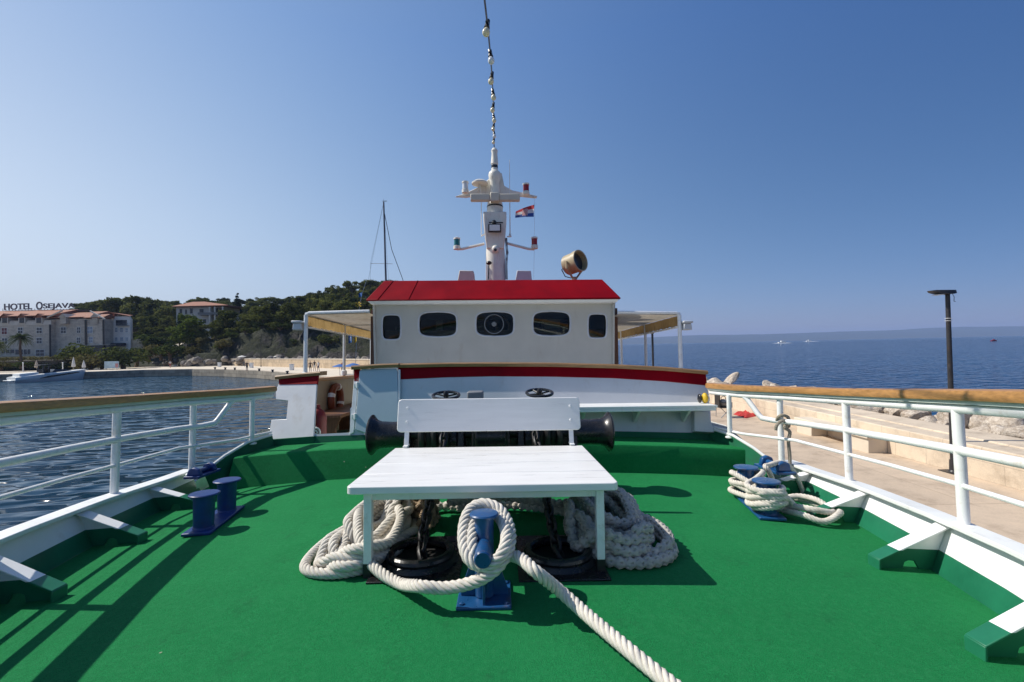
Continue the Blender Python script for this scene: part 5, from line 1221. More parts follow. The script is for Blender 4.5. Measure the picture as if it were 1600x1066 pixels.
def tree_proto(name, seed, kind, mt, H=10.0):
    rn = random.Random(seed); t = bpy.data.objects.new(name, None); COL.objects.link(t); ORG[t.name] = Vector((0, 0, 0))
    cl_ = []; limbs = []
    if kind == 'umbrella':
        for i in range(13): a = rn.uniform(0, 6.28); r_ = rn.uniform(.3, 3.4); cl_.append((r_ * math.cos(a), r_ * math.sin(a), H * .82 + rn.uniform(-.7, .8) - r_ * .18, rn.uniform(1.0, 1.6)))
    elif kind == 'cypress':
        for i in range(9): cl_.append((rn.uniform(-.15, .15), rn.uniform(-.15, .15), 1.2 + i * (H - 1.6) / 8.5, 1.0 * (1 - (i / 9.0) ** 2.2) + .22))
    elif kind == 'shrub':
        for i in range(9): a = rn.uniform(0, 6.28); r_ = rn.uniform(0, 1.6); cl_.append((r_ * math.cos(a), r_ * math.sin(a), .8 + rn.uniform(0, 1.0) - r_ * .15, rn.uniform(.7, 1.15)))
    else:
        for i in range(17):
            a = rn.uniform(0, 6.28); h = rn.uniform(.38, .95); r_ = rn.uniform(.5, 3.2) * (1.05 - abs(h - .6) * 1.2); cl_.append((r_ * math.cos(a), r_ * math.sin(a), H * h, rn.uniform(.9, 1.75)))
    mb = crown(MB(), seed, cl_, .34 if kind != 'shrub' else .2, {'shrub': 95, 'cypress': 110}.get(kind, 62))
    cr = build('crown', mb, mt, t, smooth=0)
    m = MB(); hb = {'shrub': 1.0, 'cypress': H * .7}.get(kind, H * .75)
    m.tube([(0, 0, -.8), (rn.uniform(-.2, .2), rn.uniform(-.2, .2), hb * .5), (rn.uniform(-.5, .5), rn.uniform(-.5, .5), hb)], [.24, .17, .07], 7)
    for c in cl_[:8]:
        if kind != 'cypress': m.tube([(0, 0, min(hb * .55, c[2] * .6)), (c[0] * .6, c[1] * .6, c[2] * .8), (c[0], c[1], c[2])], [.1, .07, .03], 5)
    build('trunk', m, BARK, t); return t
PR = [tree_proto('pine_tree', 3, 'pine', PINE), tree_proto('pine_tree', 14, 'pine', PINE), tree_proto('pine_tree', 25, 'pine', PINE), tree_proto('pine_tree', 36, 'umbrella', PINE), tree_proto('pine_tree', 47, 'umbrella', PINE)]
used = set()
def put(proto, loc, sc, label, cat, group=None, rz=None):
    o = proto if proto.name not in used else copy_tree(proto); used.add(proto.name)
    place(o, loc, rn.uniform(0, 6.28) if rz is None else rz, sc); tag(o, label, cat, group)
    if group is None and 'group' in o: del o['group']
    return o
rn = random.Random(77); spots = []
def free(X, Y, dmin): return all((X - a) ** 2 + (Y - b) ** 2 > (dmin) ** 2 for a, b in spots)
vil = Wy(315, 518, 150)
tries = 0
while len(spots) < 235 and tries < 14000:
    tries += 1; Y = rn.uniform(120, 236); px = rn.uniform(118, 612); X = (px - 800) / F * Y
    d = Y - foot(X)
    if d < (9 if X > -84 else 5): continue
    if Y < 172 and abs(X - vil.x) < 13.5 and Y < 166: continue
    if not free(X, Y, 5.0 if Y > 195 else 5.8): continue
    spots.append((X, Y))
for i, (X, Y) in enumerate(spots):
    k = rn.randrange(3) if Y < 185 else rn.choice((0, 1, 2, 3, 3, 4))
    s = rn.uniform(.62, .92) * (1.0 if Y < 190 else 1.02)
    put(PR[k], (X, Y, hill(X, Y) - .4), (s * rn.uniform(1.0, 1.3), s * rn.uniform(1.0, 1.3), s), 'dark green pine standing among the wood on the hill', 'pine tree', 'pines of the hillside wood')
def at_hill(px, Y): X = (px - 800) / F * Y; return (X, Y, hill(X, Y) - .3)
RB = tree_proto('pine_tree', 58, 'pine', PINE_B)
c = Wy(300, 552, 122); put(RB, (c.x, 122, c.z - .4), (1.25, 1.25, 1.08), 'bright green bushy pine in front of the villa terrace', 'pine tree')
c = Wy(285, 550, 125); put(RB, (c.x - 1.5, 126, c.z - .6), (1.0, 1.0, .85), 'smaller bright green pine left of the bushy pine below the villa', 'pine tree')
RS = tree_proto('pine_tree', 69, 'pine', RUSSET)
put(RS, at_hill(428, 176), (.85, .85, .72), 'russet brown tree in the middle of the green hillside wood', 'tree')
put(RS, at_hill(343, 205), (.9, .9, .8), 'russet brown crown on the skyline behind the villa', 'tree')
CP = tree_proto('cypress_tree', 80, 'cypress', CYPR)
z_ = Wy(371, 487, 170); put(CP, (z_.x, 170, z_.z - 3), (.95, .95, 1.05), 'dark slender cypress rising above the wood right of the villa', 'cypress')
c = Wy(281, 505, 146); put(CP, (c.x, 146, c.z - 2.6), (.75, .75, .62), 'dark cypress against the left end of the villa wall', 'cypress')
c = Wy(352, 512, 140); put(PR[1], (c.x, 141, c.z - 5), (.9, .9, 1.0), 'dark pine leaning over the right corner of the villa', 'pine tree')
c = Wy(342, 517, 139); put(PR[0], (c.x, 138, c.z - 4.5), (.6, .6, .7), 'dark pine below the right end of the villa balcony', 'pine tree')
# tall pines right behind the hotel
for j, (px, top_, Y) in enumerate(((172, 463, 172), (188, 461, 176), (206, 460, 170), (222, 461, 168), (240, 462, 166), (258, 464, 164), (160, 470, 180), (215, 490, 158), (232, 492, 156), (250, 492, 154), (264, 490, 152), (212, 512, 150), (240, 510, 148), (258, 512, 146))):
    zt_h = Wy(px, top_, Y).z; X = (px - 800) / F * Y; g = hill(X, Y); s = max(.5, (zt_h - g) / 10.3)
    put(PR[j % 3], (X, Y, g - .3), (min(s, 1.1) * 1.25, min(s, 1.1) * 1.25, s), 'tall dark pine in the dense stand right of the hotel', 'pine tree', 'tall pines between hotel and villa')
SH = [tree_proto('shrub', 91, 'shrub', SHRUB), tree_proto('shrub', 92, 'shrub', SHRUB_Y), tree_proto('shrub', 93, 'shrub', SHRUB)]
for j, (px, py, Y, sx, sz_, k, lab) in enumerate(((122, 569, 108, 2.5, 2.0, 0, 'dark green rounded shrub in front of the hotel facade'), (143, 577, 104, 1.9, 1.5, 1, 'olive shrub left of the blue and white billboard'), (160, 576, 106, 1.7, 1.6, 1, 'olive shrub directly behind the blue and white billboard'),
        (193, 574, 106, 2.5, 2.1, 2, 'dense dark shrub right of the blue and white billboard'), (213, 566, 112, 1.9, 1.5, 0, 'green shrub under the balcony end of the hotel'), (232, 559, 118, 2.0, 1.5, 1, 'olive shrub beside the sloping path'), (252, 558, 116, 1.8, 1.2, 2, 'dark green shrub below the sloping path'), (268, 560, 116, 2.1, 1.5, 0, 'green shrub at the foot of the bright pine'),
        (240, 544, 128, 2.6, 1.7, 2, 'dark shrub above the sloping path'), (36, 575, 100, 1.0, .6, 0, 'low green plant at the foot of the palm'), (3, 576, 100, 1.2, .7, 1, 'low olive plant at the left edge of the quay garden'), (310, 557, 118, 1.7, 1.2, 1, 'olive shrub on the rocks right of the bright pine'))):
    c = Wy(px, py, Y); put(SH[k], (c.x, Y, c.z), (sx, sx, sz_), lab, 'shrub')
rn = random.Random(5); n_s = 0
for _ in range(900):
    px = rn.uniform(285, 600); Y = rn.uniform(115, 150); X = (px - 800) / F * Y; d = Y - foot(X)
    if not (3 < d < 34) or n_s >= 125: continue
    if rn.random() > (.35 if d < 8 else .85): continue
    s = rn.uniform(.5, 1.15); put(SH[rn.randrange(3)], (X, Y, hill(X, Y) - .2), (s * 1.3, s * 1.3, s), 'low shrub clinging to the rocky slope above the beige wall', 'shrub', 'shrubs on the rocky slope'); n_s += 1
for _ in range(400):
    px = rn.uniform(330, 605); Y = rn.uniform(119, 140); X = (px - 800) / F * Y; d = Y - foot(X)
    if not (6 < d < 24) or not free(X, Y, 4.2): continue
    spots.append((X, Y)); s = rn.uniform(.34, .55)
    put(PR[rn.randrange(3)], (X, Y, hill(X, Y) - .5), (s * 1.35, s * 1.35, s), 'small dark pine on the rocky slope above the beige wall', 'pine tree', 'small pines on the rocky slope')
# rocks at the foot of the cliff and cave
rn = random.Random(15); RMS = []
for me_ in BMS: q_ = me_.copy(); q_.materials.clear(); q_.materials.append(CLIFFR); RMS.append(q_)
for k in range(80):
    px = rn.uniform(236, 600); Y = foot((px - 800) / F * 113) + rn.uniform(-5, 1.5); X = (px - 800) / F * Y; s = rn.uniform(.35, 1.1)
    o = link_mesh('rock', RMS[rn.randrange(7)]); tag(o, 'grey rock at the foot of the cliff behind the quay', 'rock', 'rocks at the foot of the cliff')
    o.matrix_world = Matrix.Translation((X, Y, QT + rn.uniform(.4, 1.6))) @ Matrix.Rotation(rn.uniform(0, 6.28), 4, 'Z') @ Matrix.Diagonal((s * 1.4, s, s, 1))
c = Wy(387, 562, 112.6); cv = MB(); cv.lathe([(0, 2.4), (.5, 2.5), (1.5, 1.9), (2.2, .9), (2.5, .1)], (c.x, 114.2, c.z - .9), (0, 0, 1), 20); tag(wb('cave_mouth', cv, mat('cave_darkness', (.008, .007, .006), .95), loc=c), kind='structure')  # near-black dome standing in for the darkness inside the cave
for px, py, lab in ((378, 566.5, 'white parasol on the rocks left of the dark cave'), (434, 566, 'white parasol on the rocks right of the dark cave')):
    parasol(px, py, lab, CVW, 1.0, 1.7, True, 111.5)
# sloping path
m = MB(); rs = []
for x, y, Y in ((205, 554, 118), (222, 551, 121), (240, 547.5, 124), (262, 543, 128), (275, 538, 133)): p = Wy(x, y, Y); rs.append([p, p + Vector((1.5, 2.2, .55)), p + Vector((1.5, 2.2, -1.6)), p + Vector((0, 0, -1.6))])
m.rings(rs); tag(wb('path', m, QUAYTOP), kind='structure')
m = MB(); a, b = Wy(205, 531.5, 132), Wy(262, 531, 132); m.slab([a, b, b + Vector((0, .3, 0)), a + Vector((0, .3, 0))], (0, 0, .35)); m.b2(a + Vector((0, 0, -2.5)), a + Vector((3.2, .3, 0))); tag(wb('terrace_wall', m, BEIGEWALL, loc=a), 'pinkish terrace wall with pale coping between hotel and bright pine', 'wall')

# ------------------------------------------------------------------ villa
def wy(px, py, Y): return Wy(px, py, Y)
def front_box(mb, x0, y0, x1, y1, Y, dep, mi=0):
    a, b = wy(x0, y1, Y), wy(x1, y0, Y); mb.b2((a.x, Y, a.z), (b.x, Y + dep, b.z), mi); return mb
VY = 148
va = wthing('villa', 'two storey pale villa with hipped terracotta roof and balcony among the pines on the hill', 'building', wy(315, 518, VY))
m = front_box(MB(), 276, 479, 330, 532, VY, 11); front_box(m, 330, 479, 349, 532, VY + 1.8, 9); wb('wall', m, PLASTER, va, smooth=0)
e0, e1, ez = wy(272.5, 479, VY).x, wy(361, 479, VY).x, wy(315, 479.5, VY).z
rz_ = wy(315, 471, VY).z; r0, r1 = wy(303, 471, VY + 6).x, wy(322, 471, VY + 6).x
m = MB(); m.rings([[Vector((e0, VY - 1.3, ez)), Vector((e1, VY - 1.3, ez)), Vector((e1, VY + 12.3, ez)), Vector((e0, VY + 12.3, ez))], [Vector((e0, VY - 1.3, ez + .25)), Vector((e1, VY - 1.3, ez + .25)), Vector((e1, VY + 12.3, ez + .25)), Vector((e0, VY + 12.3, ez + .25))], [Vector((r0, VY + 5.3, rz_ + .5)), Vector((r1, VY + 5.3, rz_ + .5)), Vector((r1, VY + 5.7, rz_ + .5)), Vector((r0, VY + 5.7, rz_ + .5))]])
wb('roof', m, TILES, va, smooth=0)
def window(parent, x0, y0, x1, y1, Y, frame=None, pane=None, fr=.09):
    a, b = wy(x0, y1, Y), wy(x1, y0, Y); m = MB(); m.b2((a.x, Y - .06, a.z), (b.x, Y + .03, b.z)); f = wb('window', m, frame or WHITE, parent, smooth=0)
    nx = 2 if (b.x - a.x) > .7 else 1; m = MB(); wdt = (b.x - a.x - fr * (nx + 1)) / nx
    for i in range(nx):
        for j in range(2):
            hh = (b.z - a.z - fr * 3) / 2; x_ = a.x + fr + i * (wdt + fr); z_ = a.z + fr + j * (hh + fr); m.b2((x_, Y - .075, z_), (x_ + wdt, Y - .055, z_ + hh))
    wb('panes', m, pane or DARKGL, f, smooth=0)
DKF = mat('dark_window_frame', (.06, .05, .045), .6)
for q in ((281, 483, 284.5, 493), (289.5, 484, 292, 491), (297, 482, 301, 490), (283, 499, 285, 506), (289, 499, 291.5, 504), (295, 497.5, 304, 505.5), (317, 499, 322, 505)): window(va, *q, VY, DKF)
for q in ((312, 483, 318, 492), (337.5, 482, 341, 490), (342.5, 482, 346, 490), (329, 497, 336, 504), (338, 497, 345, 504)): window(va, *q, VY + (1.8 if q[0] > 330 or q[0] == 329 else 0), DKF)
m = front_box(MB(), 309, 487.5, 349, 492, VY - 1.6, .1); front_box(m, 309, 492, 349, 493, VY - 1.6, 1.6 + 1.7); wb('balcony', m, mat('balcony_grey', (.2, .19, .18), .7), va, smooth=0)
m = MB()
for px in (327.5, 335.5, 348): front_box(m, px - .8, 479.5, px + .8, 516, VY - 1.5, .35)
wb('column', m, PLASTER, va, smooth=0)
m = front_box(MB(), 308, 505.5, 350, 518, VY - 1.62, .4); wb('terrace_front', m, PLASTER, va, smooth=0)

# ------------------------------------------------------------------ hotel
HY_ = 128
ho = wthing('hotel', 'long pale stone hotel with dormers, terracotta roof and white framed windows', 'building', wy(80, 558, HY_))
m = front_box(MB(), -200, 500, 80, 562, HY_, 16); front_box(m, 80, 498, 134, 562, HY_ + 1.2, 14); front_box(m, 134, 498, 161.5, 562, HY_ + .4, 3.4); wb('wall', m, HOTELWALL, ho, smooth=0)
YB = HY_ + 3.6; a = wy(177, 562, YB); b = wy(204.5, 562, YB); ztp = wy(190, 494.5, YB).z
m = MB(); m.slab([Vector((x, y, a.z - 1)) for x, y in ((a.x, YB), (b.x, YB), (b.x * 1.085, YB + 12), (a.x * 1.1, YB + 12))], (0, 0, ztp - a.z + 1)); wb('corner_block', m, mat('white_plaster', (.74, .7, .64), .8, .06, .6), ho, smooth=0)
# roofs
def gable_roof(x0, x1, yE, yR, Y, dep, over=.5):
    A, B = wy(x0, yE, Y), wy(x1, yE, Y); zr_ = wy((x0 + x1) / 2, yR, Y + dep / 2).z; m = MB()
    m.rings([[Vector((x, Y - over, A.z)), Vector((x, Y - over, A.z + .2)), Vector((x, Y + dep / 2, zr_)), Vector((x, Y + dep + over, A.z + .2)), Vector((x, Y + dep + over, A.z))] for x in (A.x - .3, B.x + .3)]); return m
wb('roof', gable_roof(-200, 79, 500, 487.5, HY_, 16), TILES, ho, smooth=0)
wb('roof', gable_roof(80, 134, 497.5, 487.8, HY_ + 1.2, 14), TILES, ho, smooth=0)
wb('roof', gable_roof(134, 162, 497.5, 491.5, HY_ + .4, 3.6), TILES, ho, smooth=0)
m = MB(); m.rings([[Vector((x, YB - .5, z)), Vector((x, YB - .5, z + .2)), Vector((x * kx_, YB + 12, z + .2 + dz)), Vector((x * kx_, YB + 12, z + dz))] for x, z, dz, kx_ in ((a.x - .2, ztp + 1.0, 1.0, 1.095), (b.x + .1, ztp - .1, 1.2, 1.085))]); m.b2((a.x, YB + .02, ztp - .2), (a.x + .5, YB + 1, ztp + 1.0)); wb('roof', m, TILES, ho, smooth=0)
# gable parapets: pale sloping edges
for x0, yA, x1, yB in ((73, 497, 96, 486.5), (140, 487, 163, 499.5)):
    m = MB(); a_, b_ = wy(x0, yA, HY_ - .8), wy(x1, yB, HY_ - .8); m.slab([a_, b_, b_ + Vector((0, .4, 0)), a_ + Vector((0, .4, 0))], (0, 0, .32)); wb('gable_edge', m, PLASTER, ho, smooth=0)
for px in (7, 34, 60.5, -20, -46):      # dormers
    a_, b_ = wy(px - 5.2, 506, HY_ - .35), wy(px + 5.2, 496.5, HY_ - .35); m = MB(); m.b2((a_.x, HY_ - .35, a_.z), (b_.x, HY_ + 4, b_.z)); d_ = wb('dormer', m, PLASTER, ho, smooth=0)
    zt_d = wy(px, 491, HY_ - .35).z; cx_ = (a_.x + b_.x) / 2
    m = MB(); m.rings([[Vector((a_.x - .3, y, b_.z)), Vector((cx_, y, zt_d)), Vector((b_.x + .3, y, b_.z)), Vector((b_.x + .3, y, b_.z + .15)), Vector((cx_, y, zt_d + .2)), Vector((a_.x - .3, y, b_.z + .15))] for y in (HY_ - .6, HY_ + 4.5)]); m.add([(a_.x, HY_ - .34, b_.z), (b_.x, HY_ - .34, b_.z), (cx_, HY_ - .34, zt_d)], [(0, 1, 2)]); wb('dormer_roof', m, TILES, d_, smooth=0)
    window(ho, px - 3.6, 496.5, px + 3.6, 505, HY_ - .37, DKF)
for px in (99, 148.5):
    a_, b_ = wy(px - 4.5, 506, HY_ + .25), wy(px + 4.5, 496, HY_ + .25); m = MB(); m.b2((a_.x, HY_ + .1, a_.z), (b_.x, HY_ + 3, b_.z)); cx_ = (a_.x + b_.x) / 2; zt_d = wy(px, 490, HY_).z
    m.rings([[Vector((a_.x - .3, y, b_.z)), Vector((cx_, y, zt_d)), Vector((b_.x + .3, y, b_.z))] for y in (HY_ - .1, HY_ + 4)]); wb('dormer', m, HOTELWALL, ho, smooth=0)
for x0, x1 in ((-200, 80), (80, 134), (134, 161.5)):
    Yc = HY_ if x0 < 80 else (HY_ + 1.2 if x0 == 80 else HY_ + .4); m = front_box(MB(), x0 + .2, 507.5, x1 - .2, 508.8, Yc - .12, .1); wb('cornice', m, PLASTER, ho, smooth=0)
curtain = mat('dark_red_curtain', (.14, .03, .035), .7)
for q in ((2.5, 512, 11.5, 523), (57, 511.5, 66, 521.5), (28, 511.5, 36, 521.5), (57, 527.5, 66, 537.5), (3, 528, 12, 538), (-30, 512, -21, 522), (-30, 528, -21, 538)): window(ho, *q, HY_, None, curtain if q[0] == 2.5 else None)
for q in ((95, 511, 103.5, 521.5), (120, 511, 126, 521), (120, 527, 126, 536.5), (96, 545, 105, 557)): window(ho, *q, HY_ + 1.2)
BLG = mat('blue_grey_pane', (.2, .24, .3), .15, .2, 2)
for q in ((136.5, 510.5, 145, 521), (139, 526.5, 145.5, 536)): window(ho, *q, HY_ + .4, None, BLG)
for q in ((56, 546, 69.5, 557),): window(ho, *q, HY_)
m = front_box(MB(), -100, 546.5, 22, 554.5, HY_ - .04, .06); front_box(m, 24, 546, 47, 554, HY_ - .04, .06); wb('ground_floor_glazing', m, DARKGL, ho, smooth=0)
m = MB()
for px in (1, 8, 15, 30, 36, 42): front_box(m, px, 546, px + .8, 555, HY_ - .1, .05)
wb('glazing_bars', m, PLASTER, ho, smooth=0)
for px, Y in ((77.5, HY_ + .0), (133.3, HY_ + .3), (161.2, HY_ + .3)): m = front_box(MB(), px - .7, 500 if px > 100 else 507, px + .7, 561, Y - .25, .2); wb('drainpipe', m, STEEL, ho, smooth=0)
m = front_box(MB(), 136, 539.5, 171, 551.5, HY_ + .3, .05); wb('entrance_glazing', m, DARKGL, ho, smooth=0)
m = front_box(MB(), 132, 538.6, 172, 540, HY_ - 1.5, 1.8); wb('entrance_canopy', m, PLASTER, ho, smooth=0)
m = front_box(MB(), 172, 536, 191, 541, HY_ + 2.0, 1.4); wb('awning', m, mat('dark_awning', (.02, .02, .035), .8), ho, bevel=.15)
for q in ((180, 512, 184, 519.5), (188, 512, 192.5, 519.5), (196, 512.5, 200, 520), (180, 527, 184, 533), (188, 527, 192.5, 533), (196, 527, 200.5, 533)):
    Yq = YB; window(ho, *q, Yq, None, BLG)
m = front_box(MB(), 181, 500, 198, 508.5, YB - .05, .06); wb('balcony_glazing', m, DARKGL, ho, smooth=0)
m = front_box(MB(), 181, 504.5, 199, 505, YB - .75, .08); front_box(m, 181, 508.5, 199, 509.4, YB - .8, .8)
for i in range(10): front_box(m, 181 + i * 2, 504.5, 181.3 + i * 2, 509, YB - .75, .05)
wb('balcony', m, GREY, ho, smooth=0)
for px in (181, 184): m = front_box(MB(), px - 1, 489.5, px + .8, 494, HY_ + 9, .8); wb('chimney', m, PLASTER, ho, smooth=0)
# roof sign
sgn = wthing('rooftop_sign', 'grey metal letters on a frame along the ridge of the hotel roof', 'sign', wy(62, 485, HY_ + 8))
SIGN = mat('sign_grey', (.16, .155, .165), .6)
def letters(txt, x0, x1, yb, yt, Y):
    cu = bpy.data.curves.new('txt', 'FONT'); cu.body = txt; cu.extrude = .08; cu.offset = .022; to = bpy.data.objects.new('txt_tmp', cu); COL.objects.link(to)
    dg = bpy.context.evaluated_depsgraph_get(); me = bpy.data.meshes.new_from_object(to.evaluated_get(dg)); bpy.data.objects.remove(to)
    xs = [v.co.x for v in me.vertices]; ys_ = [v.co.y for v in me.vertices]; a_, b_ = wy(x0, yb, Y), wy(x1, yt, Y); o0 = ORG[sgn.name]
    for v in me.vertices:
        x, y, z = v.co; v.co = Vector((a_.x + (x - min(xs)) / (max(xs) - min(xs)) * (b_.x - a_.x), Y - z, a_.z + (y - min(ys_)) / (max(ys_) - min(ys_)) * (b_.z - a_.z))) - o0
    me.materials.clear(); me.materials.append(SIGN); link_mesh('lettering', me, sgn)
letters('HOTEL', 6.5, 50, 484.6, 473.8, HY_ + 7.5); letters('O', 56.5, 66.5, 484.2, 471.5, HY_ + 7.5); letters('SEJAVA', 67.5, 117.5, 484.6, 473.2, HY_ + 7.5)
m = MB()
front_box(m, 4, 485.2, 120, 485.7, HY_ + 7.75, .12)
for i in range(24): front_box(m, 4 + i * 5, 482.5, 4.3 + i * 5, 489, HY_ + 7.75, .1)
wb('frame', m, GREY, sgn, smooth=0)
m = front_box(MB(), -60, 485.8, 138, 488.4, HY_ + 7.2, 1.2); wb('ridge_walkway', m, mat('brown_ridge', (.1, .075, .065), .8), ho, smooth=0)
# hedge terrace in front of the hotel
m = front_box(MB(), -200, 562.5, 104, 580, 108, 14); wb_ = wb('terrace_wall', m, mat('dark_stone', (.1, .085, .07), .9, .5, .5, bump=.5, bscale=2, bdist=.2), loc=wy(0, 578, 108), smooth=0); tag(wb_, 'dark stone terrace wall below the hotel lawn', 'wall')
hd = crown(MB(), 6, [((wy(-80, 562, 107.6).x + i * 1.0), 107.6 + .3 * math.sin(i * 1.7), wy(30, 561.2, 107.6).z, .62 + .1 * math.sin(i * 2.3)) for i in range(30)], .17, 190); tag(wb('hedge', hd, SHRUB_Y, loc=wy(30, 562, 107.6), smooth=0), 'trimmed green hedge along the top of the dark terrace wall', 'hedge')
hd = crown(MB(), 7, [((wy(-80, 572, 106.8).x + i * 1.3), 106.8 + .5 * math.sin(i * 1.7), wy(30, 573 + 1.5 * math.sin(i * 3.1), 106.8).z, .9) for i in range(23)], .2, 80); tag(wb('ivy', hd, CYPR, loc=wy(30, 572, 106.8), smooth=0), 'dark ivy hanging over the terrace wall', 'ivy')
# palms
def palm(px, py, topy, Y, label, sc=1):
    c = wy(px, py, Y); zt_p = wy(px, topy, Y).z; t = wthing('palm_tree', label, 'palm tree', c); rn = random.Random(int(px) + 5)
    m = MB(); n_ = 14; m.tube([c + Vector((.12 * math.sin(i * .5), 0, (zt_p - c.z) * i / n_)) for i in range(n_ + 1)], [.26 - .006 * i + (.035 if i % 2 else 0) for i in range(n_ + 1)], 9); wb('trunk', m, BARK, t)
    m = MB(); h0 = Vector((c.x, c.y, zt_p))
    for k in range(80):
        a = rn.uniform(0, 6.28); el = rn.uniform(-.5, 1.25); L = rn.uniform(1.9, 2.6) * sc; dirh = Vector((math.cos(a), math.sin(a), 0)); side = Vector((-math.sin(a), math.cos(a), 0)); P_ = []
        for i in range(8): f = i / 7; P_.append(h0 + dirh * L * f * math.cos(el) + Vector((0, 0, L * f * math.sin(el) - 1.25 * sc * f * f)))
        for i in range(1, 8):
            for q in (-1, 1):
                for hf in (0, .5):
                    b_ = P_[i - 1].lerp(P_[i], hf); tip = b_ + side * q * .5 * sc * (1.1 - i / 8) + (P_[i] - P_[i - 1]) * .9 + Vector((0, 0, -.18)); m.add([b_, b_ + (P_[i] - P_[i - 1]) * .35, tip], [(0, 1, 2)])
    wb('fronds', m, PALMG, t, smooth=0)
    m = MB(); m.ball(h0 + Vector((0, 0, -.15)), .42, 10, 6, sc=(1, 1, 1.4)); wb('frond_bases', m, BARK, t)
palm(32.5, 576, 527, 104, 'palm tree with a full crown in front of the hotel facade')
palm(-5, 578, 539, 102, 'palm at the left edge of view with only some fronds showing')
# billboard
bb_ = wthing('billboard', 'blue and white landscape billboard standing on the quay in front of shrubs', 'billboard', wy(174, 577, 101))
m = MB(); front_box(m, 163, 564.5, 185, 576, 101, .15); wb('board', m, mat('billboard_blue_white', (.42, .55, .62), .6, .35, .6), bb_, smooth=0)
m = MB(); front_box(m, 180, 568, 184.5, 574.5, 100.95, .04); wb('red_panel', m, mat('billboard_pink', (.5, .25, .25), .6), bb_, smooth=0)
m = MB(); front_box(m, 165, 576, 166, 580, 101, .12); wb('leg', m, GREY, bb_, smooth=0)
m = MB(); front_box(m, 182, 576, 183, 580, 101, .12); wb('leg', m, GREY, bb_, smooth=0)
parasol(115, 577, 'closed white parasol standing behind the white motor yacht', CVW, .4, 2.6, False, 97)
parasol(131, 577, 'closed pale parasol near the bow of the white motor yacht', CVW, .4, 1.9, False, 97)
parasol(57, 577, 'closed beige parasol near the stern of the white motor yacht', mat('beige_canvas', (.5, .42, .33), .9), .4, 1.9, False, 97)
for j, (px, py, lab) in enumerate(((36, 574, 'slim white post beside the palm trunk'), (98, 574, 'slim white post behind the yacht cockpit'))):
    c = wy(px, py, 98); m = MB(); m.tube([(c.x, 98, QT), (c.x, 98, c.z + .9)], .09, 8); m.ball((c.x, 98, c.z + .95), .14, 8, 6); tag(wb('garden_post', m, WHITE, loc=(c.x, 98, QT)), lab, 'post')

# ------------------------------------------------------------------ motor yacht
a_, b_ = Wz(41, 597, 0), Wz(152, 590.5, 0); a_ = a_ + Vector((0, -2.6, 0)); b_ = b_ + Vector((0, -2.6, 0)); ux = (b_ - a_); L = ux.length; ux.normalize(); uy = Vector((-ux.y, ux.x, 0))
ya = wthing('motor_yacht', 'low white motor yacht with dark hull stripe moored at the quay before the hotel', 'yacht', (a_ + b_) / 2)
def yp(f, v, z): return a_ + ux * L * f + uy * v + Vector((0, 0, z))
m = MB(); rs = []
for f, hb, zd in ((0, 1.7, .95), (.03, 1.75, 1.0), (.3, 1.9, 1.35), (.6, 1.85, 1.6), (.85, 1.2, 1.8), (.97, .4, 1.9), (1.0, .03, 1.92)):
    fx = min(f, .93 + (f - .93) * .3) if f > .93 else f
    rs.append([yp(fx, -hb * .6, -.3), yp(f, -hb, zd * .55), yp(f, -hb, zd), yp(f, -hb * .85, zd + .08), yp(f, hb * .85, zd + .08), yp(f, hb, zd), yp(fx, hb * .6, -.3)])
m.rings(rs); wb('hull', m, WHITE, ya)
m = MB(); m.rings([[yp(f, v, z), yp(f, v, z + th), yp(f, v + .12, z + th), yp(f, v + .12, z)] for f, v, z, th in ((.3, -1.93, .62, .06), (.4, -1.97, .72, .3), (.5, -1.97, .86, .3), (.6, -1.93, 1.0, .28), (.72, -1.66, 1.18, .24), (.86, -1.24, 1.4, .1))]); wb('hull_stripe', m, BLACKP, ya, smooth=0)
m = MB(); rs = []
for f, hb, z in ((.47, 1.2, 1.45), (.53, 1.2, 2.2), (.66, 1.1, 2.15), (.8, .75, 1.78)): rs.append([yp(f, -hb, 1.4 if f < .7 else 1.65), yp(f, -hb * .75, z), yp(f, hb * .75, z), yp(f, hb, 1.4 if f < .7 else 1.65)])
m.rings(rs); cb_ = wb('cabin', m, DARKGL, ya)
m = MB()
for f in (.37, .44):
    for v in (-1, 1): m.tube([yp(f, v, 1.2), yp(f + .01, v * .9, 3.0)], .12, 6)
m.slab([yp(.33, -1.1, 3.0), yp(.49, -1.0, 3.05), yp(.49, 1.0, 3.05), yp(.33, 1.1, 3.0)], (0, 0, .16)); m.b2(yp(.36, -.9, 1.2) if False else yp(.37, -.8, 1.2), yp(.45, .8, 2.3)); wb('hardtop', m, BLACKP, ya)
m = MB(); m.slab([yp(-.05, -1.5, .35), yp(.03, -1.5, .35), yp(.03, 1.5, .35), yp(-.05, 1.5, .35)], (0, 0, .15)); m.slab([yp(.06, -1.3, 1.1), yp(.3, -1.3, 1.3), yp(.3, 1.3, 1.3), yp(.06, 1.3, 1.1)], (0, 0, .5)); wb('stern_deck', m, WHITE, ya, bevel=.05)

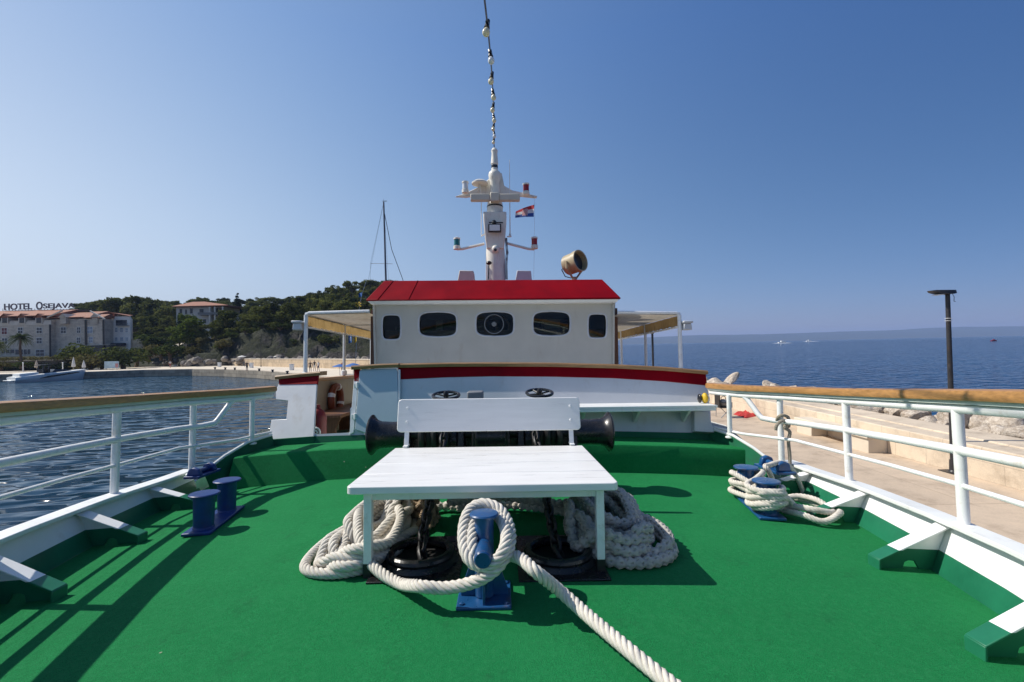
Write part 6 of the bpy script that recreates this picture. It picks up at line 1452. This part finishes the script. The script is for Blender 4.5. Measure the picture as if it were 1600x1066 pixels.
# ------------------------------------------------------------------ sailing boat whose mast rises behind the wheelhouse
SY = 46; c = Wy(604, 560, SY)
sb_ = wthing('sailing_boat', 'sailing boat moored behind the wheelhouse, its tall grey mast showing above the roof', 'sailing boat', (c.x, SY, 0))
m = MB(); rs = []
for f, hb, zd in ((-4.8, 1.1, 1.1), (-3, 1.6, 1.1), (0, 1.8, 1.15), (3, 1.3, 1.3), (5.2, .1, 1.5)): rs.append([Vector((c.x + hb * .5, SY + f, -.3)), Vector((c.x + hb, SY + f, zd)), Vector((c.x - hb, SY + f, zd)), Vector((c.x - hb * .5, SY + f, -.3))])
m.rings(rs); wb('hull', m, WHITE, sb_)
m = MB(); m.slab([Vector((c.x - .9, SY - 2, 1.1)), Vector((c.x + .9, SY - 2, 1.1)), Vector((c.x + .6, SY + 2.4, 1.2)), Vector((c.x - .6, SY + 2.4, 1.2))], (0, 0, .55)); wb('coachroof', m, WHITE, sb_, bevel=.1)
tp = Wy(599.5, 316, SY); mt_ = Wy(603, 440, SY)
m = MB(); m.tube([(c.x, SY, 1.2), mt_, tp], [.11, .1, .075], 10); m.tube([tp, tp + Vector((0, 0, .35))], .012, 5); mst = wb('mast', m, mat('mast_grey', (.1, .1, .12), .4, metal=.5), sb_)
sp = Wy(602, 412, SY); m = MB(); m.tube([sp + Vector((-1.5, 0, .05)), sp, sp + Vector((.75, 0, -.05))], .022, 6); wb('spreader', m, CHROME, mst)
m = MB(); m.tube([tp, sp + Vector((-1.5, 0, .05)), Vector((c.x - 1.9, SY, 1.1))], .010, 4); m.tube([tp, Wy(575, 440, SY), Wy(553, 560, SY)], .010, 4); m.tube([tp + Vector((0, 0, -.8)), Wy(612, 390, SY), Wy(629, 436, SY), Wy(665, 560, SY)], .032, 5); m.tube([tp, Wy(607, 436, SY), Wy(612, 560, SY)], .008, 4); wb('shrouds', m, STEEL, mst)
m = MB(); m.box(tp + Vector((.1, 0, .1)), (.45, .05, .05)); wb('masthead_fitting', m, STEEL, mst)
# signal flags on a line left of the wheelhouse
for px, py, w_, h_, cols, lab in ((563, 462, 5, 6, (0, 0), 'small blue signal flag above the left awning'), (560, 477, 9, 8, (1, 2), 'yellow and black checked signal flag above the left awning'), (547, 531, 5, 12, (0, 3), 'blue flag with a white mark hanging below the left awning'), (555.5, 530, 3, 13, (1, 1), 'narrow yellow pennant hanging below the left awning')):
    g = MB(); Yf = 30
    for j in range(5):
        for i in range(5): u, v = i / 4, j / 4; p = Wy(px - w_ / 2 + w_ * u, py - h_ / 2 + h_ * v - u * 2, Yf + .1 * math.sin(u * 5)); g.v.append(tuple(p))
    for j in range(4):
        for i in range(4): q = j * 5 + i; g.f.append([q, q + 1, q + 6, q + 5]); g.m.append(cols[(i + j) % 2] if lab.startswith('yellow and') else (cols[1] if (i in (1, 2) and j in (1, 2)) else cols[0]))
    tag(wb('signal_flag', g, [BLUE_TARP, YELLOW, BLACKM, CVW], loc=Wy(px, py, Yf), smooth=60), lab, 'flag')
m = MB(); m.tube([Wy(572, 440, 30.1), Wy(565, 462, 30.1), Wy(558, 500, 30.1), Wy(556, 560, 30.1), Wy(555, 588, 30.1)], .012, 5); m.tube([Wy(555, 588, 30.1), Vector((Wy(555, 588, 30.1).x, 30.1, .5))], .02, 5); tag(wb('flag_line', m, GREYL, loc=Wy(556, 560, 30.1)), 'thin line carrying the signal flags left of the wheelhouse', 'line')
# aerial mast on the skyline
m = MB(); q = Wy(570, 449, 232)
for px, y0, y1 in ((566, 448, 464), (570, 447, 464), (574, 448, 464), (580, 444, 464)): m.tube([Wy(px, y1, 232), Wy(px, y0, 232)], .1, 5)
for y in (449.5, 452.5): m.tube([Wy(564.5, y, 232), Wy(575, y, 232)], .12, 5)
tag(wb('aerial_mast', m, STEEL, loc=q), 'cluster of thin aerials on the wooded skyline left of the wheelhouse roof', 'aerial')

# boats at sea
def seaboat(px, py, lab, mt, L_, wake=True):
    c = Wz(px, py, 0); c = Vector((c.x, c.y, 0)); t = wthing('small_boat', lab, 'boat', c); k_ = L_ / 6
    m = MB(); m.rings([[c + Vector((x * k_, -hb * k_, zd * k_)), c + Vector((x * k_, hb * k_, zd * k_)), c + Vector((x * k_, hb * .5 * k_, -.3)), c + Vector((x * k_, -hb * .5 * k_, -.3))] for x, hb, zd in ((-3, 1, .8), (0, 1.1, .9), (2, .8, 1.1), (3, .05, 1.3))]); wb('hull', m, mt, t)
    m = MB(); m.b2(c + Vector((-1 * k_, -.6 * k_, .8 * k_)), c + Vector((.8 * k_, .6 * k_, 1.9 * k_))); wb('cabin', m, mt, t, bevel=.2); return t
seaboat(1222, 536.2, 'tiny white motor boat far out at sea, nearer the wheelhouse', WHITE, 14); seaboat(1264, 533.8, 'tiny white motor boat far out at sea, nearer the street lamp', WHITE, 16)
seaboat(1553, 533, 'small red boat far out at sea right of the street lamp', RED, 5)
FOAM = mat('foam', (.7, .72, .74), .9)
for px, py, L_ in ((1222, 536.4, 34), (1266, 534, 44)):
    c = Wz(px, py, 0); m = MB(); m.rings([[Vector((c.x + x, c.y - 1.5, .02)), Vector((c.x + x, c.y + 1.5, .02)), Vector((c.x + x, c.y + .6, h)), Vector((c.x + x, c.y - .6, h))] for x, h in ((-L_ / 2, .1), (-5, .5), (5, .6), (L_ / 2, .15))]); tag(wb('boat_wake', m, FOAM, loc=c), kind='structure')

# ------------------------------------------------------------------ haze over the whole place
m = MB(); m.b2((-7400, -4400, -6), (7400, 9000, 175)); hz_ = wb('haze', m, [], smooth=0); tag(hz_, kind='stuff')
hm = bpy.data.materials.new('haze_air'); hm.use_nodes = True; t = hm.node_tree
for n_ in list(t.nodes):
    if n_.type == 'BSDF_PRINCIPLED': t.nodes.remove(n_)
pv = t.nodes.new('ShaderNodeVolumePrincipled'); pv.inputs['Color'].default_value = (.46, .63, 1.0, 1); pv.inputs['Density'].default_value = 1.3e-4; pv.inputs['Anisotropy'].default_value = .1
t.links.new(pv.outputs[0], t.nodes['Material Output'].inputs['Volume']); hz_.data.materials.append(hm)
